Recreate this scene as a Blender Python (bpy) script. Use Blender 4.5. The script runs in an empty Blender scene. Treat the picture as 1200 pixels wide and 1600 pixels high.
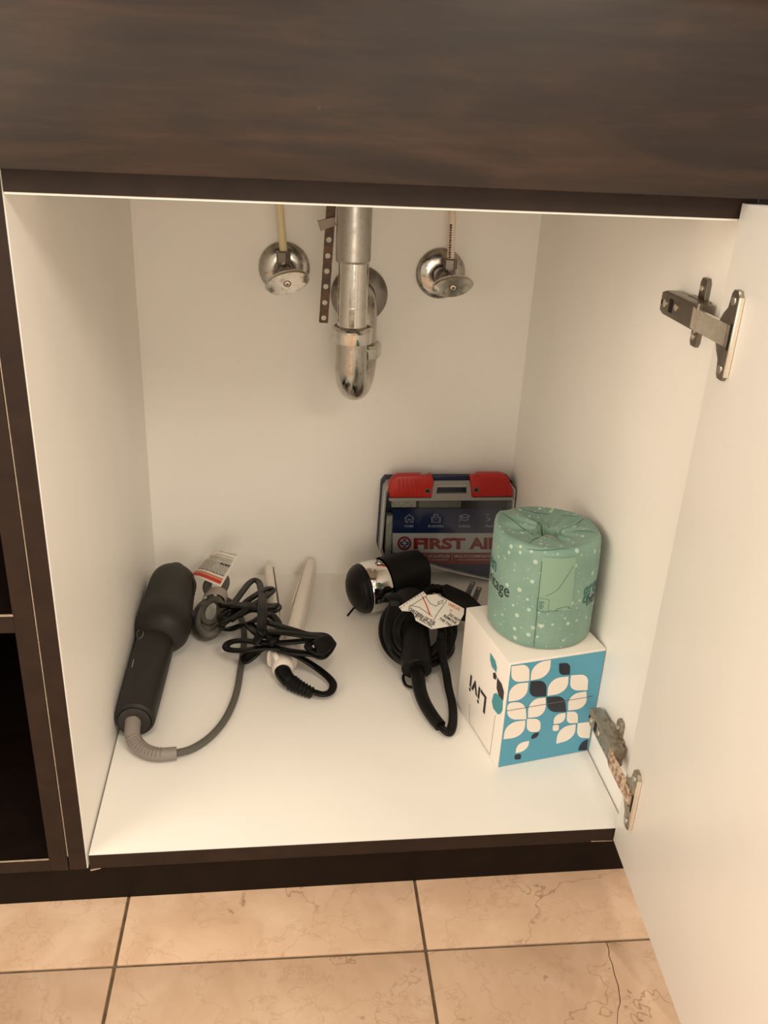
import bpy, bmesh, math, random
from mathutils import Vector, Matrix, Euler
from mathutils.bvhtree import BVHTree

random.seed(7)
SC = bpy.context.scene
C = SC.collection

# ------------------------------------------------------------------ camera
FPX = 1378.1
CAM = Vector((0.18949, -0.68733, 0.69118))
EUL = Euler((1.14409, -0.04579, -0.11398), 'XYZ')
cd = bpy.data.cameras.new('camera')
cd.sensor_fit = 'VERTICAL'
cd.sensor_height = 24.0
cd.lens = FPX / 1600.0 * 24.0
cd.clip_start = 0.01
cam = bpy.data.objects.new('camera', cd)
cam.location = CAM
cam.rotation_euler = EUL
C.objects.link(cam)
SC.camera = cam
RM = EUL.to_matrix()

# ------------------------------------------------------------------ world, lamps, exposure
wd = bpy.data.worlds.new('world')
SC.world = wd
wd.use_nodes = True
bg = wd.node_tree.nodes['Background']
bg.inputs['Color'].default_value = (1.0, 0.845, 0.66, 1)
bg.inputs['Strength'].default_value = 0.9


def area(name, loc, target, size, power, color):
    l = bpy.data.lights.new(name, 'AREA')
    l.shape = 'DISK'
    l.size = size
    l.energy = power
    l.color = color
    o = bpy.data.objects.new(name, l)
    o.location = loc
    o.rotation_euler = (Vector(target) - Vector(loc)).to_track_quat('-Z', 'Y').to_euler()
    C.objects.link(o)
    return o


WARM = (1.0, 0.855, 0.68)
area('ceiling_lamp', (0.30, -0.95, 2.15), (0.28, 0.1, 0.1), 0.5, 11, WARM)
area('left_fill', (-1.15, -0.85, 0.85), (0.30, 0.2, 0.3), 1.1, 19, WARM)  # added fill from the left, brightens the door; no known source
area('right_fill', (1.0, -1.5, 1.6), (0.28, 0.3, 0.3), 0.5, 17, WARM)  # added fill from the right, lifts the left wall; no known source
area('low_front_fill', (0.25, -1.7, 0.55), (0.28, 0.3, 0.40), 0.7, 5.5, WARM)  # added low fill in front, brightens the back wall; no known source
SC.view_settings.view_transform = 'Standard'
SC.view_settings.look = 'None'
SC.view_settings.gamma = 1.0
SC.view_settings.use_curve_mapping = False
SC.view_settings.exposure = -0.05
SC.cycles.diffuse_bounces = 10
SC.cycles.max_bounces = 14

# ------------------------------------------------------------------ measures (metres)
W, D, H = 0.564, 0.5817, 0.6255      # inside width, depth, height of the opening
ZF = -0.0671                         # tiled floor, cabinet floor is 0
YK = 0.0066
P0 = 0.0175


def at(px, py, z):
    """photo pixel -> point of the place at height z"""
    return on_plane(px, py, 2, z)


def aty(px, py, y):
    return on_plane(px, py, 1, y)


def ray(px, py):
    return RM @ Vector(((px - 600) / FPX, -(py - 800) / FPX, -1.0))


def on_plane(px, py, i, val):
    d = ray(px, py)
    return CAM + d * ((val - CAM[i]) / d[i])


# ------------------------------------------------------------------ materials
MATS = {}


def N(nt, t, **kw):
    n = nt.nodes.new(t)
    for k, v in kw.items():
        if k in n.inputs:
            n.inputs[k].default_value = v
        else:
            setattr(n, k, v)
    return n


def base_mat(name):
    m = bpy.data.materials.new(name)
    m.use_nodes = True
    MATS[name] = m
    nt = m.node_tree
    return m, nt, nt.nodes['Principled BSDF']


def srgb(r, g, b):
    f = lambda c: (c / 12.92 if c <= 0.04045 else ((c + 0.055) / 1.055) ** 2.4)
    return (f(r / 255), f(g / 255), f(b / 255), 1)


def ramp(nt, fac, stops):
    r = nt.nodes.new('ShaderNodeValToRGB')
    e = r.color_ramp.elements
    while len(e) < len(stops):
        e.new(0.5)
    for k, (p, c) in enumerate(stops):
        e[k].position = p
        e[k].color = c if len(c) == 4 else (*c, 1)
    nt.links.new(fac, r.inputs['Fac'])
    return r.outputs['Color']


def mixc(nt, fac, a, b):
    m = nt.nodes.new('ShaderNodeMix')
    m.data_type = 'RGBA'
    for sock, v in ((m.inputs[0], fac), (m.inputs[6], a), (m.inputs[7], b)):
        if hasattr(v, 'is_output') or isinstance(v, bpy.types.NodeSocket):
            nt.links.new(v, sock)
        else:
            sock.default_value = v
    return m.outputs[2]


def pos(nt, scale=(1, 1, 1), obj=False):
    if obj:
        o = nt.nodes.new('ShaderNodeTexCoord').outputs['Object']
    else:
        o = nt.nodes.new('ShaderNodeNewGeometry').outputs['Position']
    mp = nt.nodes.new('ShaderNodeMapping')
    mp.inputs['Scale'].default_value = scale
    nt.links.new(o, mp.inputs['Vector'])
    return mp.outputs['Vector']


def noise(nt, vec, scale, detail=3, rough=0.5, dist=0.0):
    n = nt.nodes.new('ShaderNodeTexNoise')
    n.inputs['Scale'].default_value = scale
    n.inputs['Detail'].default_value = detail
    n.inputs['Roughness'].default_value = rough
    n.inputs['Distortion'].default_value = dist
    nt.links.new(vec, n.inputs['Vector'])
    return n.outputs['Fac']


def bump(nt, b, h, strength=0.2, dist=0.001):
    bp = nt.nodes.new('ShaderNodeBump')
    bp.inputs['Strength'].default_value = strength
    bp.inputs['Distance'].default_value = dist
    nt.links.new(h, bp.inputs['Height'])
    nt.links.new(bp.outputs['Normal'], b.inputs['Normal'])


def plain(name, col, rough=0.5, metal=0.0, var=0.0, vscale=60, bmp=0.0, bscale=400, spec=0.5):
    m, nt, b = base_mat(name)
    b.inputs['Roughness'].default_value = rough
    b.inputs['Metallic'].default_value = metal
    b.inputs['Specular IOR Level'].default_value = spec
    col = col if len(col) == 4 else (*col, 1)
    if var > 0:
        f = noise(nt, pos(nt), vscale, 4, 0.6)
        lo = tuple(max(0, c * (1 - var)) for c in col[:3])
        hi = tuple(min(1, c * (1 + var)) for c in col[:3])
        nt.links.new(ramp(nt, f, [(0.3, lo), (0.7, hi)]), b.inputs['Base Color'])
    else:
        b.inputs['Base Color'].default_value = col
    if bmp > 0:
        bump(nt, b, noise(nt, pos(nt), bscale, 3), bmp)
    return m


def melamine():
    m, nt, b = base_mat('white_melamine')
    v = pos(nt)
    n1 = noise(nt, v, 6, 4)
    c = ramp(nt, n1, [(0.3, (0.85, 0.835, 0.80)), (0.7, (0.89, 0.875, 0.845))])
    # sparse dark specks and scuffs
    vo = nt.nodes.new('ShaderNodeTexVoronoi')
    vo.inputs['Scale'].default_value = 30
    nv = nt.nodes.new('ShaderNodeMapping')
    nv.inputs['Scale'].default_value = (1, 1, 0.5)
    nt.links.new(v, nv.inputs['Vector'])
    nt.links.new(nv.outputs['Vector'], vo.inputs['Vector'])
    spot = ramp(nt, vo.outputs['Distance'], [(0.0, (1, 1, 1)), (0.065, (0, 0, 0))])
    pick = ramp(nt, noise(nt, v, 11, 2), [(0.64, (0, 0, 0)), (0.70, (0.55, 0.55, 0.55))])
    mu = nt.nodes.new('ShaderNodeMath')
    mu.operation = 'MULTIPLY'
    nt.links.new(spot, mu.inputs[0])
    nt.links.new(pick, mu.inputs[1])
    nt.links.new(mixc(nt, mu.outputs[0], c, (0.22, 0.18, 0.13, 1)), b.inputs['Base Color'])
    b.inputs['Roughness'].default_value = 0.42
    bump(nt, b, noise(nt, v, 900, 2), 0.06, 0.0004)
    return m


def wood():
    m, nt, b = base_mat('dark_wood')
    v = pos(nt, (1.0, 1.0, 5.0))
    n1 = noise(nt, v, 5.5, 6, 0.62, 0.6)
    c1 = ramp(nt, n1, [(0.25, (0.011, 0.0065, 0.005)), (0.5, (0.021, 0.012, 0.0088)), (0.75, (0.047, 0.024, 0.0145))])
    n2 = noise(nt, pos(nt, (1, 1, 14)), 9, 5, 0.6, 0.3)
    c2 = ramp(nt, n2, [(0.35, (0.72, 0.70, 0.70)), (0.7, (1.15, 1.12, 1.1))])
    mm = nt.nodes.new('ShaderNodeMix')
    mm.data_type = 'RGBA'
    mm.blend_type = 'MULTIPLY'
    mm.inputs[0].default_value = 1.0
    nt.links.new(c1, mm.inputs[6])
    nt.links.new(c2, mm.inputs[7])
    # tiny pale chips
    vo = nt.nodes.new('ShaderNodeTexVoronoi')
    vo.inputs['Scale'].default_value = 26
    nt.links.new(pos(nt), vo.inputs['Vector'])
    spot = ramp(nt, vo.outputs['Distance'], [(0.0, (1, 1, 1)), (0.045, (0, 0, 0))])
    pick = ramp(nt, noise(nt, pos(nt), 9, 2), [(0.60, (0, 0, 0)), (0.66, (0.5, 0.5, 0.5))])
    mu = nt.nodes.new('ShaderNodeMath')
    mu.operation = 'MULTIPLY'
    nt.links.new(spot, mu.inputs[0])
    nt.links.new(pick, mu.inputs[1])
    nt.links.new(mixc(nt, mu.outputs[0], mm.outputs[2], (0.4, 0.3, 0.22, 1)), b.inputs['Base Color'])
    b.inputs['Roughness'].default_value = 0.5
    b.inputs['Specular IOR Level'].default_value = 0.38
    bump(nt, b, n2, 0.08, 0.0006)
    return m


def tile_mat():
    m, nt, b = base_mat('peach_marble_tile')
    oi = nt.nodes.new('ShaderNodeObjectInfo')
    g = nt.nodes.new('ShaderNodeNewGeometry')
    sc = nt.nodes.new('ShaderNodeVectorMath')
    sc.operation = 'SCALE'
    sc.inputs[0].default_value = (3.7, 5.1, 2.3)
    nt.links.new(oi.outputs['Random'], sc.inputs['Scale'])
    ad = nt.nodes.new('ShaderNodeVectorMath')
    ad.operation = 'ADD'
    nt.links.new(g.outputs['Position'], ad.inputs[0])
    nt.links.new(sc.outputs[0], ad.inputs[1])
    v = ad.outputs[0]
    n1 = noise(nt, v, 14, 7, 0.65, 0.5)
    c = ramp(nt, n1, [(0.28, (0.50, 0.335, 0.225)), (0.5, (0.575, 0.405, 0.285)), (0.72, (0.655, 0.49, 0.365))])
    # veins: thin zero-crossings of distorted noise
    def vein(scale, width, dist, seedoff):
        of = nt.nodes.new('ShaderNodeVectorMath')
        of.operation = 'ADD'
        of.inputs[1].default_value = (seedoff, seedoff * 0.7, 0)
        nt.links.new(v, of.inputs[0])
        f = noise(nt, of.outputs[0], scale, 5, 0.62, dist)
        s = nt.nodes.new('ShaderNodeMath')
        s.operation = 'SUBTRACT'
        s.inputs[1].default_value = 0.5
        nt.links.new(f, s.inputs[0])
        a = nt.nodes.new('ShaderNodeMath')
        a.operation = 'ABSOLUTE'
        nt.links.new(s.outputs[0], a.inputs[0])
        return ramp(nt, a.outputs[0], [(0.0, (1, 1, 1)), (width, (0, 0, 0))])
    gate = ramp(nt, noise(nt, v, 8, 3), [(0.38, (0.0, 0.0, 0.0)), (0.60, (0.9, 0.9, 0.9))])
    mu = nt.nodes.new('ShaderNodeMath')
    mu.operation = 'MULTIPLY'
    nt.links.new(vein(6, 0.0055, 0.25, 0.0), mu.inputs[0])
    nt.links.new(gate, mu.inputs[1])
    c = mixc(nt, mu.outputs[0], c, (0.27, 0.165, 0.10, 1))
    mu2 = nt.nodes.new('ShaderNodeMath')
    mu2.operation = 'MULTIPLY'
    mu2.inputs[1].default_value = 0.4
    nt.links.new(vein(10, 0.010, 0.2, 4.0), mu2.inputs[0])
    c = mixc(nt, mu2.outputs[0], c, (0.40, 0.26, 0.17, 1))
    nt.links.new(c, b.inputs['Base Color'])
    b.inputs['Roughness'].default_value = 0.34
    return m


def chrome_mat(name, col, r0, r1, dirt=0.0):
    m, nt, b = base_mat(name)
    v = pos(nt)
    f = noise(nt, v, 90, 5, 0.65)
    b.inputs['Metallic'].default_value = 1.0
    rr = ramp(nt, f, [(0.35, (r0,) * 3), (0.7, (r1,) * 3)])
    nt.links.new(rr, b.inputs['Roughness'])
    if dirt > 0:
        d = ramp(nt, noise(nt, v, 140, 6, 0.7), [(0.52, (0, 0, 0)), (0.68, (dirt,) * 3)])
        nt.links.new(mixc(nt, d, (*col, 1), (0.16, 0.12, 0.08, 1)), b.inputs['Base Color'])
    else:
        b.inputs['Base Color'].default_value = (*col, 1)
    return m


def rust_mat(name, base, rust, lo=0.42, hi=0.6, metal=0.7):
    m, nt, b = base_mat(name)
    f = noise(nt, pos(nt), 120, 6, 0.7)
    nt.links.new(ramp(nt, f, [(lo, base), (hi, rust)]), b.inputs['Base Color'])
    b.inputs['Metallic'].default_value = metal
    b.inputs['Roughness'].default_value = 0.5
    bump(nt, b, f, 0.3, 0.0005)
    return m


def clear_mat():
    m, nt, b = base_mat('clear_plastic')
    out = nt.nodes['Material Output']
    tr = nt.nodes.new('ShaderNodeBsdfTransparent')
    tr.inputs['Color'].default_value = (0.86, 0.88, 0.90, 1)
    gl = nt.nodes.new('ShaderNodeBsdfGlossy')
    gl.inputs['Roughness'].default_value = 0.12
    gl.inputs['Color'].default_value = (0.9, 0.9, 0.9, 1)
    mx = nt.nodes.new('ShaderNodeMixShader')
    mx.inputs[0].default_value = 0.07
    nt.links.new(tr.outputs[0], mx.inputs[1])
    nt.links.new(gl.outputs[0], mx.inputs[2])
    nt.links.new(mx.outputs[0], out.inputs['Surface'])
    return m


def paper_dots():
    """mint tissue wrapper with white dots; attribute pc = (arc, height) in metres"""
    m, nt, b = base_mat('mint_dotted_paper')
    a = nt.nodes.new('ShaderNodeAttribute')
    a.attribute_name = 'pc'
    v = a.outputs['Vector']
    n1 = noise(nt, v, 25, 4, 0.6)
    c = ramp(nt, n1, [(0.3, (0.150, 0.275, 0.225)), (0.7, (0.200, 0.335, 0.275))])
    def dots(scale, lo, hi, amt, off):
        mp = nt.nodes.new('ShaderNodeMapping')
        mp.inputs['Location'].default_value = (off, off * 0.6, 0)
        nt.links.new(v, mp.inputs['Vector'])
        vo = nt.nodes.new('ShaderNodeTexVoronoi')
        vo.voronoi_dimensions = '2D'
        vo.inputs['Scale'].default_value = scale
        nt.links.new(mp.outputs['Vector'], vo.inputs['Vector'])
        sx = nt.nodes.new('ShaderNodeSeparateColor')
        nt.links.new(vo.outputs['Color'], sx.inputs[0])
        th = nt.nodes.new('ShaderNodeMath')
        th.operation = 'MULTIPLY_ADD'
        th.inputs[1].default_value = hi - lo
        th.inputs[2].default_value = lo
        nt.links.new(sx.outputs[0], th.inputs[0])
        df = nt.nodes.new('ShaderNodeMath')
        df.operation = 'SUBTRACT'
        nt.links.new(th.outputs[0], df.inputs[0])
        nt.links.new(vo.outputs['Distance'], df.inputs[1])
        return ramp(nt, df.outputs[0], [(0.0, (0, 0, 0)), (0.045, (amt,) * 3)])
    c = mixc(nt, dots(66, 0.02, 0.20, 0.6, 0.0), c, (0.55, 0.70, 0.61, 1))
    c = mixc(nt, dots(120, -0.12, 0.17, 0.3, 3.3), c, (0.5, 0.66, 0.57, 1))
    nt.links.new(c, b.inputs['Base Color'])
    b.inputs['Roughness'].default_value = 0.55
    b.inputs['Sheen Weight'].default_value = 0.1
    bump(nt, b, noise(nt, v, 60, 5, 0.6), 0.25, 0.0015)
    return m


melamine(); wood(); tile_mat(); clear_mat(); paper_dots()
M = MATS
plain('board_edge', (0.0215, 0.0120, 0.0085), 0.5, spec=0.22, var=0.25, vscale=40)
plain('toe_kick_board', (0.0085, 0.0045, 0.0028), 0.55, spec=0.12, var=0.25, vscale=30)
plain('shelf_dark', (0.008, 0.004, 0.003), 0.5, spec=0.15, var=0.25, vscale=30)
plain('pale_edge', (0.34, 0.27, 0.20), 0.6, var=0.2, vscale=150)
plain('grout', (0.125, 0.085, 0.05), 0.9, var=0.4, vscale=90, bmp=0.3)
plain('wall_paint', (0.70, 0.66, 0.58), 0.8, var=0.03, vscale=8)
plain('counter_stone', (0.55, 0.50, 0.43), 0.25, var=0.12, vscale=25)
chrome_mat('polished_chrome', (0.66, 0.64, 0.60), 0.08, 0.2, 0.25)
chrome_mat('mirror_chrome', (0.85, 0.83, 0.8), 0.03, 0.06)
chrome_mat('dull_chrome', (0.50, 0.48, 0.45), 0.30, 0.45, 0.3)
chrome_mat('worn_chrome', (0.52, 0.50, 0.46), 0.12, 0.3, 0.5)
chrome_mat('dark_chrome', (0.30, 0.285, 0.26), 0.25, 0.4, 0.3)
chrome_mat('hinge_nickel', (0.24, 0.21, 0.18), 0.28, 0.42, 0.2)
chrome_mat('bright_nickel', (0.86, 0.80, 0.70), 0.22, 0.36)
chrome_mat('cast_chrome', (0.62, 0.60, 0.56), 0.16, 0.34, 0.6)
rust_mat('rusty_strap', (0.06, 0.038, 0.026, 1), (0.13, 0.06, 0.028, 1), metal=0.3)
rust_mat('rusty_link', (0.75, 0.60, 0.45, 1), (0.32, 0.12, 0.05, 1), 0.45, 0.56, 0.5)
rust_mat('rusty_nickel', (0.36, 0.32, 0.26, 1), (0.15, 0.09, 0.06, 1), 0.5, 0.7, 0.8)
plain('clip_steel', (0.26, 0.215, 0.18), 0.5, 0.4)
plain('cream_tube', (0.74, 0.64, 0.40), 0.4)
plain('blush_tube', (0.78, 0.66, 0.55), 0.4)
plain('ink_brown', (0.13, 0.07, 0.05), 0.6)
plain('black_plastic', (0.0050, 0.0046, 0.0042), 0.42, var=0.1, spec=0.22)
plain('black_rubber', (0.0035, 0.0033, 0.0031), 0.38, spec=0.22)
plain('satin_black', (0.0048, 0.0046, 0.0042), 0.45, spec=0.2)
plain('hole_black', (0.004, 0.004, 0.004), 0.9)
plain('charcoal_plastic', (0.0215, 0.0185, 0.0165), 0.5, spec=0.25, bmp=0.05, bscale=900)
plain('charcoal_cap', (0.036, 0.032, 0.030), 0.5, spec=0.3)
plain('champagne_trim', (0.55, 0.47, 0.36), 0.35, 0.6)
plain('grey_rubber', (0.23, 0.205, 0.185), 0.5)
plain('grey_cord_dark', (0.105, 0.098, 0.085), 0.55, spec=0.3)
plain('grey_fabric', (0.42, 0.37, 0.33), 0.9, bmp=0.3, bscale=700)
plain('white_plastic', (0.80, 0.74, 0.68), 0.32)
plain('plate_dark', (0.20, 0.13, 0.09), 0.3, 0.4)
plain('white_paper', (0.80, 0.77, 0.71), 0.7)
plain('tag_red', (0.60, 0.035, 0.02), 0.6)
plain('tag_orange', (0.65, 0.20, 0.08), 0.6)
plain('ink_black', (0.02, 0.02, 0.022), 0.6)
plain('ink_grey', (0.16, 0.145, 0.125), 0.6)
plain('red_plastic', (0.42, 0.014, 0.009), 0.4)
plain('navy_plastic', (0.010, 0.016, 0.05), 0.4, spec=0.3)
plain('grey_plastic', (0.27, 0.255, 0.25), 0.4)
plain('frost_plastic', (0.27, 0.275, 0.275), 0.3)
plain('navy_print', (0.006, 0.020, 0.085), 0.35, spec=0.3, var=0.12, vscale=300)
plain('red_print', (0.30, 0.010, 0.015), 0.35)
plain('white_print', (0.58, 0.56, 0.54), 0.4)
plain('icon_print', (0.42, 0.46, 0.55), 0.4)
plain('packet_cream', (0.50, 0.47, 0.36), 0.5, var=0.3, vscale=200)
plain('carton_white', (0.80, 0.765, 0.715), 0.45, var=0.02, vscale=20)
plain('carton_cream', (0.83, 0.78, 0.72), 0.45)
plain('carton_blue', (0.085, 0.33, 0.48), 0.4)
plain('carton_navy', (0.012, 0.018, 0.032), 0.4)
plain('carton_brown', (0.03, 0.017, 0.017), 0.4)
plain('carton_teal', (0.06, 0.29, 0.35), 0.4)
plain('mint_light', (0.21, 0.345, 0.265), 0.55)
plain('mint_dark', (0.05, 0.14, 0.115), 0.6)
plain('teal_ink', (0.015, 0.14, 0.14), 0.5)
plain('core_card', (0.62, 0.55, 0.47), 0.8)
plain('dot_white', (0.68, 0.80, 0.73), 0.6)


# ------------------------------------------------------------------ mesh helpers
def smooth(pts, n=6, closed=False):
    pts = [Vector(p) for p in pts]
    L = len(pts)
    out = []
    rng = range(L if closed else L - 1)
    for i in rng:
        if closed:
            p0, p1, p2, p3 = (pts[(i + k) % L] for k in (-1, 0, 1, 2))
        else:
            p1, p2 = pts[i], pts[i + 1]
            p0 = pts[i - 1] if i > 0 else p1 * 2 - p2
            p3 = pts[i + 2] if i + 2 < L else p2 * 2 - p1
        for k in range(n):
            t = k / n
            out.append(0.5 * ((2 * p1) + (p2 - p0) * t + (2 * p0 - 5 * p1 + 4 * p2 - p3) * t * t
                              + (3 * p1 - p0 - 3 * p2 + p3) * t ** 3))
    if not closed:
        out.append(pts[-1])
    return out


class MB:
    def __init__(s):
        s.v, s.f, s.m, s.pc = [], [], [], {}

    def add(s, vs, fs, mi=0):
        n = len(s.v)
        s.v += [Vector(v) for v in vs]
        s.f += [[i + n for i in f] for f in fs]
        s.m += [mi] * len(fs)
        return n

    def tf(s, mat, start=0):
        for i in range(start, len(s.v)):
            s.v[i] = mat @ s.v[i]
        return s

    def box(s, a, b, bev=0.0, mi=0, seg=2):
        a, b = Vector(a), Vector(b)
        lo = Vector((min(a[i], b[i]) for i in range(3)))
        hi = Vector((max(a[i], b[i]) for i in range(3)))
        bm = bmesh.new()
        bmesh.ops.create_cube(bm, size=1.0)
        for v in bm.verts:
            v.co = Vector(((lo[i] + hi[i]) / 2 + v.co[i] * (hi[i] - lo[i]) for i in range(3)))
        if bev > 0:
            bmesh.ops.bevel(bm, geom=list(bm.edges), offset=bev, segments=seg, profile=0.5, affect='EDGES')
        return s.bm(bm, mi)

    def bm(s, bm, mi=0):
        bm.verts.ensure_lookup_table()
        n = s.add([v.co.copy() for v in bm.verts], [[v.index for v in f.verts] for f in bm.faces], mi)
        bm.free()
        return n

    def prism(s, front, back, mi=0, bev=0.0):
        """two matching outlines -> closed solid"""
        bm = bmesh.new()
        k = len(front)
        A = [bm.verts.new(p) for p in front]
        B = [bm.verts.new(p) for p in back]
        f1 = bm.faces.new(A)
        bm.faces.new(list(reversed(B)))
        for i in range(k):
            bm.faces.new([A[(i + 1) % k], A[i], B[i], B[(i + 1) % k]])
        if bev > 0:
            bmesh.ops.bevel(bm, geom=list(f1.edges), offset=bev, segments=2, profile=0.5, affect='EDGES')
        bm.verts.index_update()
        return s.bm(bm, mi)

    def poly(s, pts, mi=0):
        return s.add(pts, [list(range(len(pts)))], mi)

    def tube(s, path, r, seg=10, closed=False, caps=True, sec=None, up=None, mi=0):
        P = [Vector(p) for p in path]
        n = len(P)
        R = r if isinstance(r, (list, tuple)) else [r] * n
        T = []
        for i in range(n):
            a = P[i - 1] if (i > 0 or closed) else P[i]
            b = P[(i + 1) % n] if (i < n - 1 or closed) else P[i]
            t = (b - a)
            T.append(t.normalized() if t.length > 1e-9 else (T[-1] if T else Vector((0, 0, 1))))
        if sec is None:
            sec = [(math.cos(2 * math.pi * k / seg), math.sin(2 * math.pi * k / seg)) for k in range(seg)]
        m = len(sec)
        vs = []
        nx = None
        for i in range(n):
            if up is not None:
                u = T[i].cross(Vector(up))
                if u.length < 1e-3:
                    u = nx if nx is not None else T[i].orthogonal()
                u = (u - T[i] * u.dot(T[i])).normalized()
                if nx is not None and u.dot(nx) < 0:
                    u = -u
                if nx is not None:
                    u = (u * 0.5 + nx * 0.5)
                    u = (u - T[i] * u.dot(T[i])).normalized()
            elif nx is None:
                u = T[i].orthogonal().normalized()
            else:
                u = (nx - T[i] * nx.dot(T[i])).normalized()
            nx = u
            w = T[i].cross(u)
            for (x, y) in sec:
                vs.append(P[i] + (u * x + w * y) * R[i])
        fs = []
        for i in range(n if closed else n - 1):
            j = (i + 1) % n
            for k in range(m):
                l = (k + 1) % m
                fs.append([i * m + k, i * m + l, j * m + l, j * m + k])
        if caps and not closed:
            fs.append(list(reversed(range(m))))
            fs.append([(n - 1) * m + k for k in range(m)])
        return s.add(vs, fs, mi)

    def lathe(s, prof, origin, axis, seg=32, mi=0, sx=1.0, side=None, cap=True):
        """prof: list of (t along axis, radius)"""
        a = Vector(axis).normalized()
        u = (Vector(side) if side else a.orthogonal())
        u = (u - a * u.dot(a)).normalized()
        w = a.cross(u)
        o = Vector(origin)
        vs, fs = [], []
        for (t, r) in prof:
            for k in range(seg):
                th = 2 * math.pi * k / seg
                vs.append(o + a * t + (u * math.cos(th) * sx + w * math.sin(th)) * r)
        for i in range(len(prof) - 1):
            for k in range(seg):
                l = (k + 1) % seg
                fs.append([i * seg + k, i * seg + l, (i + 1) * seg + l, (i + 1) * seg + k])
        if cap:
            if prof[0][1] > 1e-6:
                fs.append(list(reversed(range(seg))))
            if prof[-1][1] > 1e-6:
                fs.append([(len(prof) - 1) * seg + k for k in range(seg)])
        return s.add(vs, fs, mi)

    def grid(s, fn, nu, nv, mi=0, thick=None):
        vs = [fn(i / nu, j / nv) for j in range(nv + 1) for i in range(nu + 1)]
        fs = [[j * (nu + 1) + i, j * (nu + 1) + i + 1, (j + 1) * (nu + 1) + i + 1, (j + 1) * (nu + 1) + i]
              for j in range(nv) for i in range(nu)]
        if thick:
            k = len(vs)
            t = Vector(thick)
            fs2 = [[a + k for a in reversed(f)] for f in fs]
            rim = [i for i in range(nu + 1)] + [j * (nu + 1) + nu for j in range(1, nv + 1)] + \
                  [nv * (nu + 1) + i for i in range(nu - 1, -1, -1)] + [j * (nu + 1) for j in range(nv - 1, 0, -1)]
            vs = vs + [Vector(v) + t for v in vs]
            sd = [[rim[(q + 1) % len(rim)], rim[q], rim[q] + k, rim[(q + 1) % len(rim)] + k] for q in range(len(rim))]
            fs = fs + fs2 + sd
        return s.add(vs, fs, mi)

    def build(s, name, mats, parent=None, origin=None, angle=38, flat=False, normals=True):
        base = WORLD.get(parent.name, Vector()) if parent else Vector()
        if parent is not None:
            o3 = base
        elif origin is not None:
            o3 = Vector(origin)
        else:
            lo = [min(v[i] for v in s.v) for i in range(3)]
            hi = [max(v[i] for v in s.v) for i in range(3)]
            o3 = Vector(((lo[0] + hi[0]) / 2, (lo[1] + hi[1]) / 2, lo[2]))
        me = bpy.data.meshes.new(name)
        me.from_pydata([v - o3 for v in s.v], [], s.f)
        mats = mats if isinstance(mats, (list, tuple)) else [mats]
        for q in mats:
            me.materials.append(MATS[q])
        me.polygons.foreach_set('material_index', s.m)
        if s.pc:
            at_ = me.attributes.new('pc', 'FLOAT_VECTOR', 'POINT')
            for i, p in s.pc.items():
                at_.data[i].vector = p
        if normals:
            bm = bmesh.new()
            bm.from_mesh(me)
            bmesh.ops.recalc_face_normals(bm, faces=list(bm.faces))
            bm.to_mesh(me)
            bm.free()
        if not flat:
            me.polygons.foreach_set('use_smooth', [True] * len(me.polygons))
            me.set_sharp_from_angle(angle=math.radians(angle))
        me.update()
        ob = bpy.data.objects.new(name, me)
        C.objects.link(ob)
        if parent is not None:
            ob.parent = parent
        else:
            ob.location = o3
        WORLD[ob.name] = o3.copy()
        return ob

    def bvh(s):
        return BVHTree.FromPolygons([tuple(v) for v in s.v], s.f)


WORLD = {}


def hit(b, px, py, off):
    d_ = ray(px, py).normalized()
    r_ = b.ray_cast(CAM, d_)
    return (r_[0] - d_ * off) if r_[0] is not None else None


def thing(name, loc, label, cat, group=None):
    o = bpy.data.objects.new(name, None)
    o.empty_display_size = 0.02
    o.location = loc
    C.objects.link(o)
    WORLD[o.name] = Vector(loc)
    return tag(o, label, cat, group)


def tag(o, label=None, cat=None, group=None, kind=None):
    if label:
        o['label'] = label
    if cat:
        o['category'] = cat
    if group:
        o['group'] = group
    if kind:
        o['kind'] = kind
    return o


def struct(o):
    o['kind'] = 'structure'
    return o


_TC = {}


def text_shape(body, bold=0.0):
    """unit-box glyph outline mesh: verts in 0..1 x 0..1"""
    k = (body, bold)
    if k in _TC:
        return _TC[k]
    cu = bpy.data.curves.new('glyphs', 'FONT')
    cu.body = body
    cu.offset = bold
    cu.resolution_u = 3
    o = bpy.data.objects.new('glyphs', cu)
    C.objects.link(o)
    dg = bpy.context.evaluated_depsgraph_get()
    me = bpy.data.meshes.new_from_object(o.evaluated_get(dg))
    vs = [v.co.copy() for v in me.vertices]
    fs = [list(p.vertices) for p in me.polygons]
    bpy.data.objects.remove(o)
    bpy.data.curves.remove(cu)
    bpy.data.meshes.remove(me)
    x0, x1 = min(v.x for v in vs), max(v.x for v in vs)
    y0, y1 = min(v.y for v in vs), max(v.y for v in vs)
    r = ([((v.x - x0) / (x1 - x0), (v.y - y0) / (y1 - y0)) for v in vs], fs)
    _TC[k] = r
    return r


def add_text(mb, body, fn, bold=0.0, mi=0):
    vs, fs = text_shape(body, bold)
    mb.add([fn(u, v) for (u, v) in vs], fs, mi)


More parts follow.
